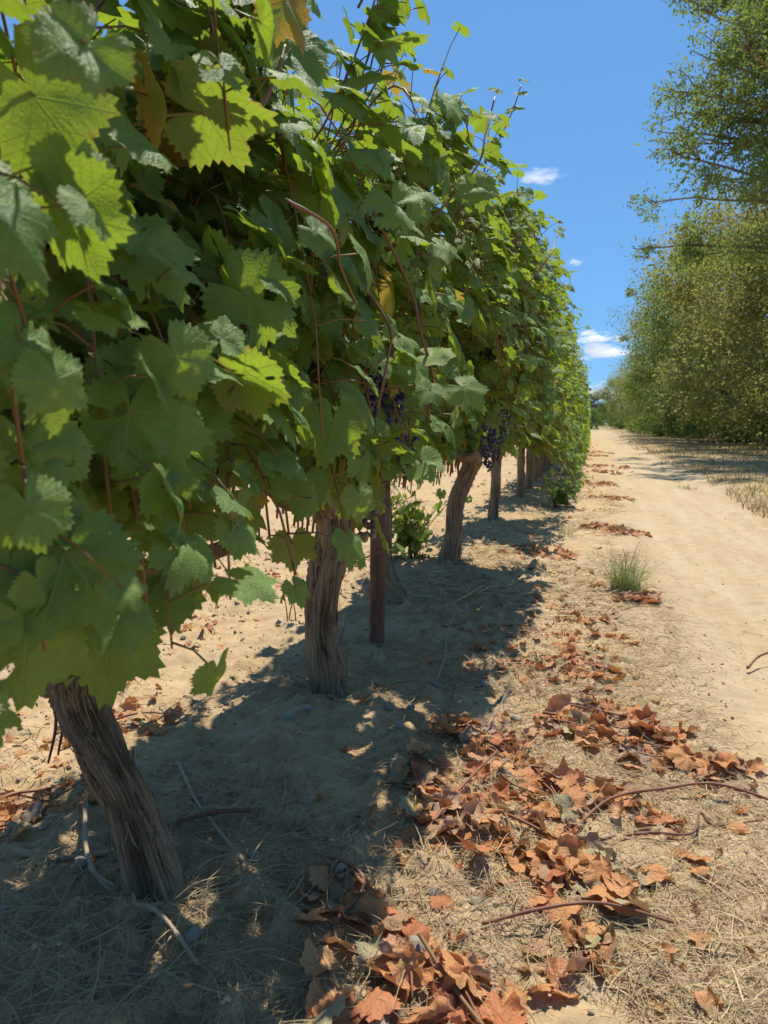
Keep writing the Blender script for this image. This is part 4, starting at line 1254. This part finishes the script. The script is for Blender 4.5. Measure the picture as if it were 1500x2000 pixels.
# verge grass on the right
def verge():
    g = np.random.default_rng(81)
    n = 15000
    y = np.exp(g.uniform(np.log(8), np.log(60), n)); e = track_edges(y)[1]
    x = e + 0.02 + g.uniform(0, 1, n) ** 1.3 * np.clip(y * .45, 3, 8)
    keep = fbm(P3(x, y) * 1.3, 3, 5) > -0.25 - (x - e) * 0.3
    x, y = x[keep], y[keep]
    V, F, var = strands(x, y, g, (0.05, 0.16), (0.003, 0.007), seg=3, up=(0.5, 1.5))
    tag(link('verge_grass', mesh('verge_grass', V, F, M_VERGE, attrs={'var': var}, smooth=False)), 'dry golden grass on the verge between track and trees', 'grass', kind='stuff')
    y = g.uniform(10, 40, 9000); x = g.uniform(1.6, 8, 9000)
    m = np.zeros(len(x), bool)
    for cx, cy, rx, ry in ((1.7, 18.3, .45, 1.3), (3.6, 24, 2.0, 3.2), (6, 22, 3, 3), (1.75, 30, .5, 3), (2.8, 17, .8, 1.3)):
        m |= ((x - cx) / rx) ** 2 + ((y - cy) / ry) ** 2 < g.uniform(0.4, 1.1, len(x))
    V, F, var = strands(x[m], y[m], g, (0.05, 0.14), (0.004, 0.008), seg=3, up=(0.4, 1.4))
    tag(link('verge_grass', mesh('verge_grass', V, F, M_VERGE_G, attrs={'var': var}, smooth=False)), 'patches of green grass in the dry verge', 'grass', kind='stuff')
verge()

# ------------------------------------------------------------------ trees
QUAD = (np.array([(-.5, 0, 0), (0, -.16, .05), (.5, 0, 0), (0, .16, .05)]) * 1.0, np.array([[0, 1, 2, 3]]), np.array([(0, 0), (.5, 0), (1, .5), (.5, 1)]) * 1.0)
QW = (np.array([(-.5, 0, 0), (0, -.32, .08), (.5, 0, 0), (0, .32, .08)]) * 1.0, np.array([[0, 1, 2, 3]]), QUAD[2])

def crown_mesh(seed, rx, ry, h0, h1, n_clump, per, leaf, mat, shape=0.75, tpl=QW, clr=0.55):
    g = np.random.default_rng(seed)
    d = g.normal(0, 1, (n_clump, 3)); d /= (np.abs(d) ** 3).sum(1)[:, None] ** (1 / 3)
    rad = g.uniform(0.6, 1.0, n_clump) ** 0.5
    bump = 1 + 0.3 * noise(d * 2.6 + seed, seed)
    zc, rz = (h0 + h1) / 2, (h1 - h0) / 2
    C = np.stack([d[:, 0] * rx, d[:, 1] * ry, d[:, 2] * rz], 1) * (rad * bump)[:, None] + [0, 0, zc]
    C[:, 2] = np.maximum(C[:, 2], h0 + g.uniform(0.1, 0.5, n_clump))
    cr = g.uniform(0.3, 1.35, n_clump) * clr
    P = np.repeat(C, per, 0) + np.clip(g.normal(0, 1, (n_clump * per, 3)), -1.6, 1.6) * np.repeat(cr, per)[:, None] * [1, 1, .75] * 0.62
    n = len(P)
    nr = g.normal(0, 1, (n, 3)) * .8 + [0, 0, .7] + (P - [0, 0, zc]) / rx * .4
    M = frames(nr, g.normal(0, 1, (n, 3)) + [0, 0, -.4], g.uniform(leaf[0], leaf[1], n))
    P[:, 2] = np.maximum(P[:, 2], 0.1)
    var = np.clip(np.repeat(np.clip(.4 + .5 * noise(C * .55 + seed, 9) + g.normal(0, .12, n_clump), 0, .8), per) + g.uniform(0, .2, n), 0, .999)
    V, F, U, A = stamp(tpl[0], tpl[1], M, P, tpl[2], None, var)
    A['edge'] = np.zeros(len(V))
    return mesh('crown', V, F, mat, U, A, smooth=False), C

def tree_wood(C, seed, h, r=0.18, nb=26):
    g = np.random.default_rng(seed)
    tr = spline([(0, 0, -.2), (g.normal(0, .1), g.normal(0, .1), h * .3), (g.normal(0, .25), g.normal(0, .25), h * .6), (g.normal(0, .3), g.normal(0, .3), h * .85)], 16)
    parts = [tube_parts(tr, np.linspace(r, r * .25, 16), 9, None, 0.2)]
    tm = join_tubes(parts)
    br = []
    for c in C[g.choice(len(C), min(nb, len(C)), replace=False)]:
        s = tr[int(np.clip(c[2] / h * 14 * .75, 1, 14))]
        br.append(tube_parts(spline([s, s * .5 + c * .5 + [0, 0, -.1 * np.linalg.norm(c - s)], c], 7), np.linspace(r * .35, .015, 7), 5, None, g.uniform()))
    bm = join_tubes(br)
    return mesh('trunk', tm[0], tm[1], M_TREEBARK, tm[2], tm[3]), mesh('limbs', bm[0], bm[1], M_TREEBARK, bm[2], bm[3])

def tree(x, y, crown, trunk, limbs, label, cat='tree', group=None, s=1.0, rz=0.0, name='leafy_tree'):
    r = bpy.data.objects.new(name, None); COL.objects.link(r)
    r.location = (x, y, height0(x, y)); r.scale = (s, s, s); r.rotation_euler = (0, 0, rz)
    tag(r, label, cat, group)
    link('crown', crown, r); link('trunk', trunk, r); link('limbs', limbs, r)
    return r

PROT = []
for i, (mt, h) in enumerate([(M_TREE_A, 9.5), (M_TREE_B, 9.0), (M_TREE_A, 8.0), (M_TREE_B, 7.5)]):
    cm, C = crown_mesh(200 + i, 3.7, 4.2, 0.2, h, 210, 215, (0.08, 0.15), mt, clr=0.8)
    tm, lm = tree_wood(C, 210 + i, h)
    PROT.append((cm, tm, lm))
g = np.random.default_rng(90)
LINE = [(7.5, 27.5, 2, 1.08, 'nearest dense olive green tree, low at the right edge beneath the tall airy tree'),
        (7.2, 33.5, 0, 1.0, 'second dense olive green tree along the right side of the track'),
        (7.5, 41, 3, 1.35, 'third tree of the right hand wall, dark at its shaded foot'),
        (7.7, 49, 0, 1.2, 'fourth tree of the right hand wall, yellowish olive crown'),
        (7.6, 58, 1, 1.15, 'fifth tree of the right hand wall, where its outline steps down'),
        (7.9, 68, 2, 1.2, 'sixth tree of the right hand wall, small in the distance')]
for x, y, k, s, lb in LINE:
    tree(x, y, *PROT[k], lb, group='trees lining the right side of the track', s=s, rz=g.uniform(0, 6.28))
for i, (x, y) in enumerate([(9.6, 24.5), (8, 80), (8, 93), (7.5, 108), (7, 125), (5, 142), (14, 45), (15, 60), (15, 34)]):
    tree(x, y, *PROT[i % 4], 'far or half hidden tree in the wall of green right of the track', group='distant trees behind the tree wall', s=1.0, rz=g.uniform(0, 6.28))
# low undergrowth bushes at the foot of the tree wall
UB = [crown_mesh(230 + i, 1.5, 1.8, 0.0, 2.1 + .4 * i, 60, 70, (0.09, 0.16), (M_TREE_B, M_BUSH)[i % 2], clr=0.4)[0] for i in range(2)]
BW = tree_wood(crown_mesh(240, 1.2, 1.2, .1, 1.5, 20, 2, (.1, .2), M_TREE_B)[1], 241, 1.6, 0.04, 10)
for i, (x, y, k, lb) in enumerate([(7.6, 30, 0, 'dark green bush at the foot of the tree wall near the right edge'), (6.2, 36, 1, 'brighter green bush under the second tree of the wall'), (5.2, 44, 0, 'dark bush at the foot of the third tree of the wall'),
                                   (5.2, 52, 1, 'lime green bush catching the sun below the fourth tree'), (4.6, 62, 0, 'dark low bush at the far end of the tree wall')]):
    b_ = tree(x, y, UB[k], *BW, lb, 'bush', s=1.0, rz=g.uniform(0, 6), name='bush')
# far end of the track
cm, C = crown_mesh(250, 4.5, 4.5, 1.0, 8.2, 110, 90, (0.3, 0.5), M_TREE_C, clr=1.0)
tm, lm = tree_wood(C, 251, 8)
tree(1.2, 190, cm, tm, lm, 'pale silvery grey tree at the far end of the track', name='silver_tree')
tree(-7, 195, cm, tm, lm, 'silvery grey tree mostly hidden behind the end of the vine row', name='silver_tree', rz=2)
tree(-0.2, 120, UB[1], *BW, 'rounded bright green bush at the end of the track beside the vines', 'bush', s=1.25, name='bush')
tree(4.8, 128, UB[1], *BW, 'low bright green bush at the far end, right of the track', 'bush', s=1.2, rz=1, name='bush')
tree(-1.6, 75, UB[1], *BW, 'green bush just past the end of the vine row', 'bush', s=.8, rz=3, name='bush')

# tall airy ash tree overhanging from the right
def ash_tree():
    g = np.random.default_rng(300)
    x0, y0 = 7.0, 20.5
    r = bpy.data.objects.new('ash_tree', None); COL.objects.link(r)
    r.location = (x0, y0, height0(x0, y0))
    tag(r, 'tall airy tree with open branches against the sky at the upper right', 'tree')
    tr = spline([(0, 0, -.2), (-.1, .1, 2.5), (.1, .2, 5.5), (-.3, 0, 9), (-.5, .1, 11.6)], 30)
    o = join_tubes([tube_parts(tr, np.linspace(.3, .05, 30), 12, None, .4)])
    link('trunk', mesh('trunk', o[0], o[1], M_TREEBARK, o[2], o[3]), r)
    tips = []
    for i in range(66):
        k = int(g.uniform(12, 29)); s = tr[k]
        a = g.uniform(0, 2 * np.pi) if i % 2 else g.normal(np.pi, .55)
        up = np.interp(k, [8, 29], [0.06, 1.0]); L = np.interp(k, [8, 15, 21, 29], [7.2, 6.6, 4.4, 1.5]) * g.uniform(.75, 1.1)
        d = np.array([math.cos(a) * math.cos(up), math.sin(a) * math.cos(up), math.sin(up)])
        e = s + d * L
        c = spline([s, s + d * L * .35 + [0, 0, .35], s + d * L * .7 + [0, 0, .25], e], 16)
        c += 0.12 * np.stack([noise(c * 1.3 + i, q) for q in range(3)], 1) * np.linspace(0, 1, 16)[:, None]
        lst = [tube_parts(c, np.linspace(.065, .01, 16) * (L / 6) ** .7, 6, None, g.uniform())]
        for j in range(20):
            m = int(g.uniform(2, 15)); b0 = c[m]
            dd = d * .7 + g.normal(0, .55, 3) + [0, 0, .1]; dd /= np.linalg.norm(dd)
            l2 = g.uniform(.5, 1.6) * (1.2 - m / 24)
            e2 = b0 + dd * l2
            c2 = spline([b0, b0 + dd * l2 * .5 + [0, 0, .08], e2], 6)
            lst.append(tube_parts(c2, np.linspace(.02, .006, 6), 4, None, g.uniform()))
            tips += [e2, c2[4], c2[3] if g.uniform() < .4 else e2]
        tips += [e, c[-2]]
        o = join_tubes(lst)
        link('limb', mesh('limb', o[0], o[1], M_TREEBARK, o[2], o[3]), r)
    tips = np.array(tips)
    per = 22
    P = np.repeat(tips, per, 0) + g.normal(0, .15, (len(tips) * per, 3))
    n = len(P)
    away = g.normal(0, 1, (n, 3)) + [0, 0, -.55]
    M = frames(g.normal(0, 1, (n, 3)) + [0, 0, .6], away, g.uniform(.11, .2, n))
    M = M[:, :, [1, 0, 2]]
    var = np.clip(np.repeat(g.uniform(0, .75, len(tips)), per) + g.uniform(0, .25, n), 0, .99)
    V, F, U, A = stamp(QUAD[0], QUAD[1], M, P, QUAD[2], None, var)
    A['edge'] = np.zeros(len(V))
    link('crown', mesh('crown', V, F, M_ASH, U, A, smooth=False), r)
ash_tree()
twig('fallen_branch', [(6.0, 29.6, .05), (6.5, 29.5, .5), (7.0, 29.4, .35), (7.3, 29.4, .0)], .05, .03, M_GREYTWIG, 'pale bare fallen branch at the foot of the tree wall near the right edge', 'branch', 20, False)

# far woodland closing the horizon on the left and beyond
def woodland():
    g = np.random.default_rng(400)
    parts = []
    n = 16000
    ang = g.uniform(-2.0, 1.5, n); dist = g.uniform(330, 380, n)
    top = 7 + 4 * noise(np.stack([ang * 22, ang * 0, ang * 0], 1), 4)
    P = np.stack([np.sin(ang) * dist, np.cos(ang) * dist, g.uniform(0, 1, n) * top], 1)
    M = frames(g.normal(0, 1, (n, 3)), g.normal(0, 1, (n, 3)), g.uniform(2, 4, n))
    V, F, U, A = stamp(QW[0], QW[1], M, P, QW[2], None, g.uniform(size=n))
    A['edge'] = np.zeros(len(V))
    tag(link('distant_woodland', mesh('distant_woodland', V, F, M_TREE_B, U, A, smooth=False)), 'far line of trees on the horizon', 'woodland', kind='stuff')
woodland()

# ------------------------------------------------------------------ clouds: real volumes far away
def cloud_mat(seed, scale, dens):
    b = NB('cloud_vapour')
    tc = b.n('ShaderNodeTexCoord').outputs['Object']
    ln = b.n('ShaderNodeVectorMath', operation='LENGTH'); b.set(ln.inputs[0], tc)
    nz = b.n('ShaderNodeTexNoise'); nz.noise_dimensions = '4D'
    b.set(nz.inputs['Vector'], tc); nz.inputs['Scale'].default_value = scale; nz.inputs['W'].default_value = seed
    nz.inputs['Detail'].default_value = 4; nz.inputs['Roughness'].default_value = .6
    v = b.math('SUBTRACT', b.math('ADD', b.math('MULTIPLY', nz.outputs[0], 2.2), -0.55), ln.outputs['Value'])
    v = b.math('MULTIPLY', b.math('MULTIPLY', v, 3.0, clamp=True), dens)
    pv = b.n('ShaderNodeVolumePrincipled')
    pv.inputs['Color'].default_value = (1, 1, 1, 1); pv.inputs['Anisotropy'].default_value = 0.2
    b.set(pv.inputs['Density'], v)
    o = b.n('ShaderNodeOutputMaterial'); b.t.links.new(pv.outputs[0], o.inputs['Volume'])
    return b.m
def cloud(loc, size, label, seed, dens=0.02, scale=2.0, rz=0):
    me = mesh('cloud', ICO2[0], ICO2[1], cloud_mat(seed, scale, dens))
    o = link('cloud', me, loc=loc); o.scale = size; o.rotation_euler = (0, 0, rz)
    tag(o, label, 'cloud', 'small white clouds')
cloud((-172, 2382, 741), (90, 50, 36), 'small wispy white cloud high in the blue sky', 1, .03, 1.6)
cloud((-62, 2449, 499), (42, 34, 24), 'tiny faint cloud puff below the wispy one', 4, .022, 1.6)
cloud((-4, 2486, 272), (80, 60, 38), 'puffy white cloud low above the end of the vine row', 7, .04, 2.0)
cloud((25, 2490, 226), (140, 80, 36), 'flat pale cloud spread just below the puffy one', 9, .03, 1.6)
cloud((84, 2485, 265), (55, 45, 22), 'little white cloud touching the tree outline', 12, .02, 1.6)
cloud((33, 2498, 98), (160, 90, 48), 'white cloud bank lowest over the horizon', 15, .03, 1.8)
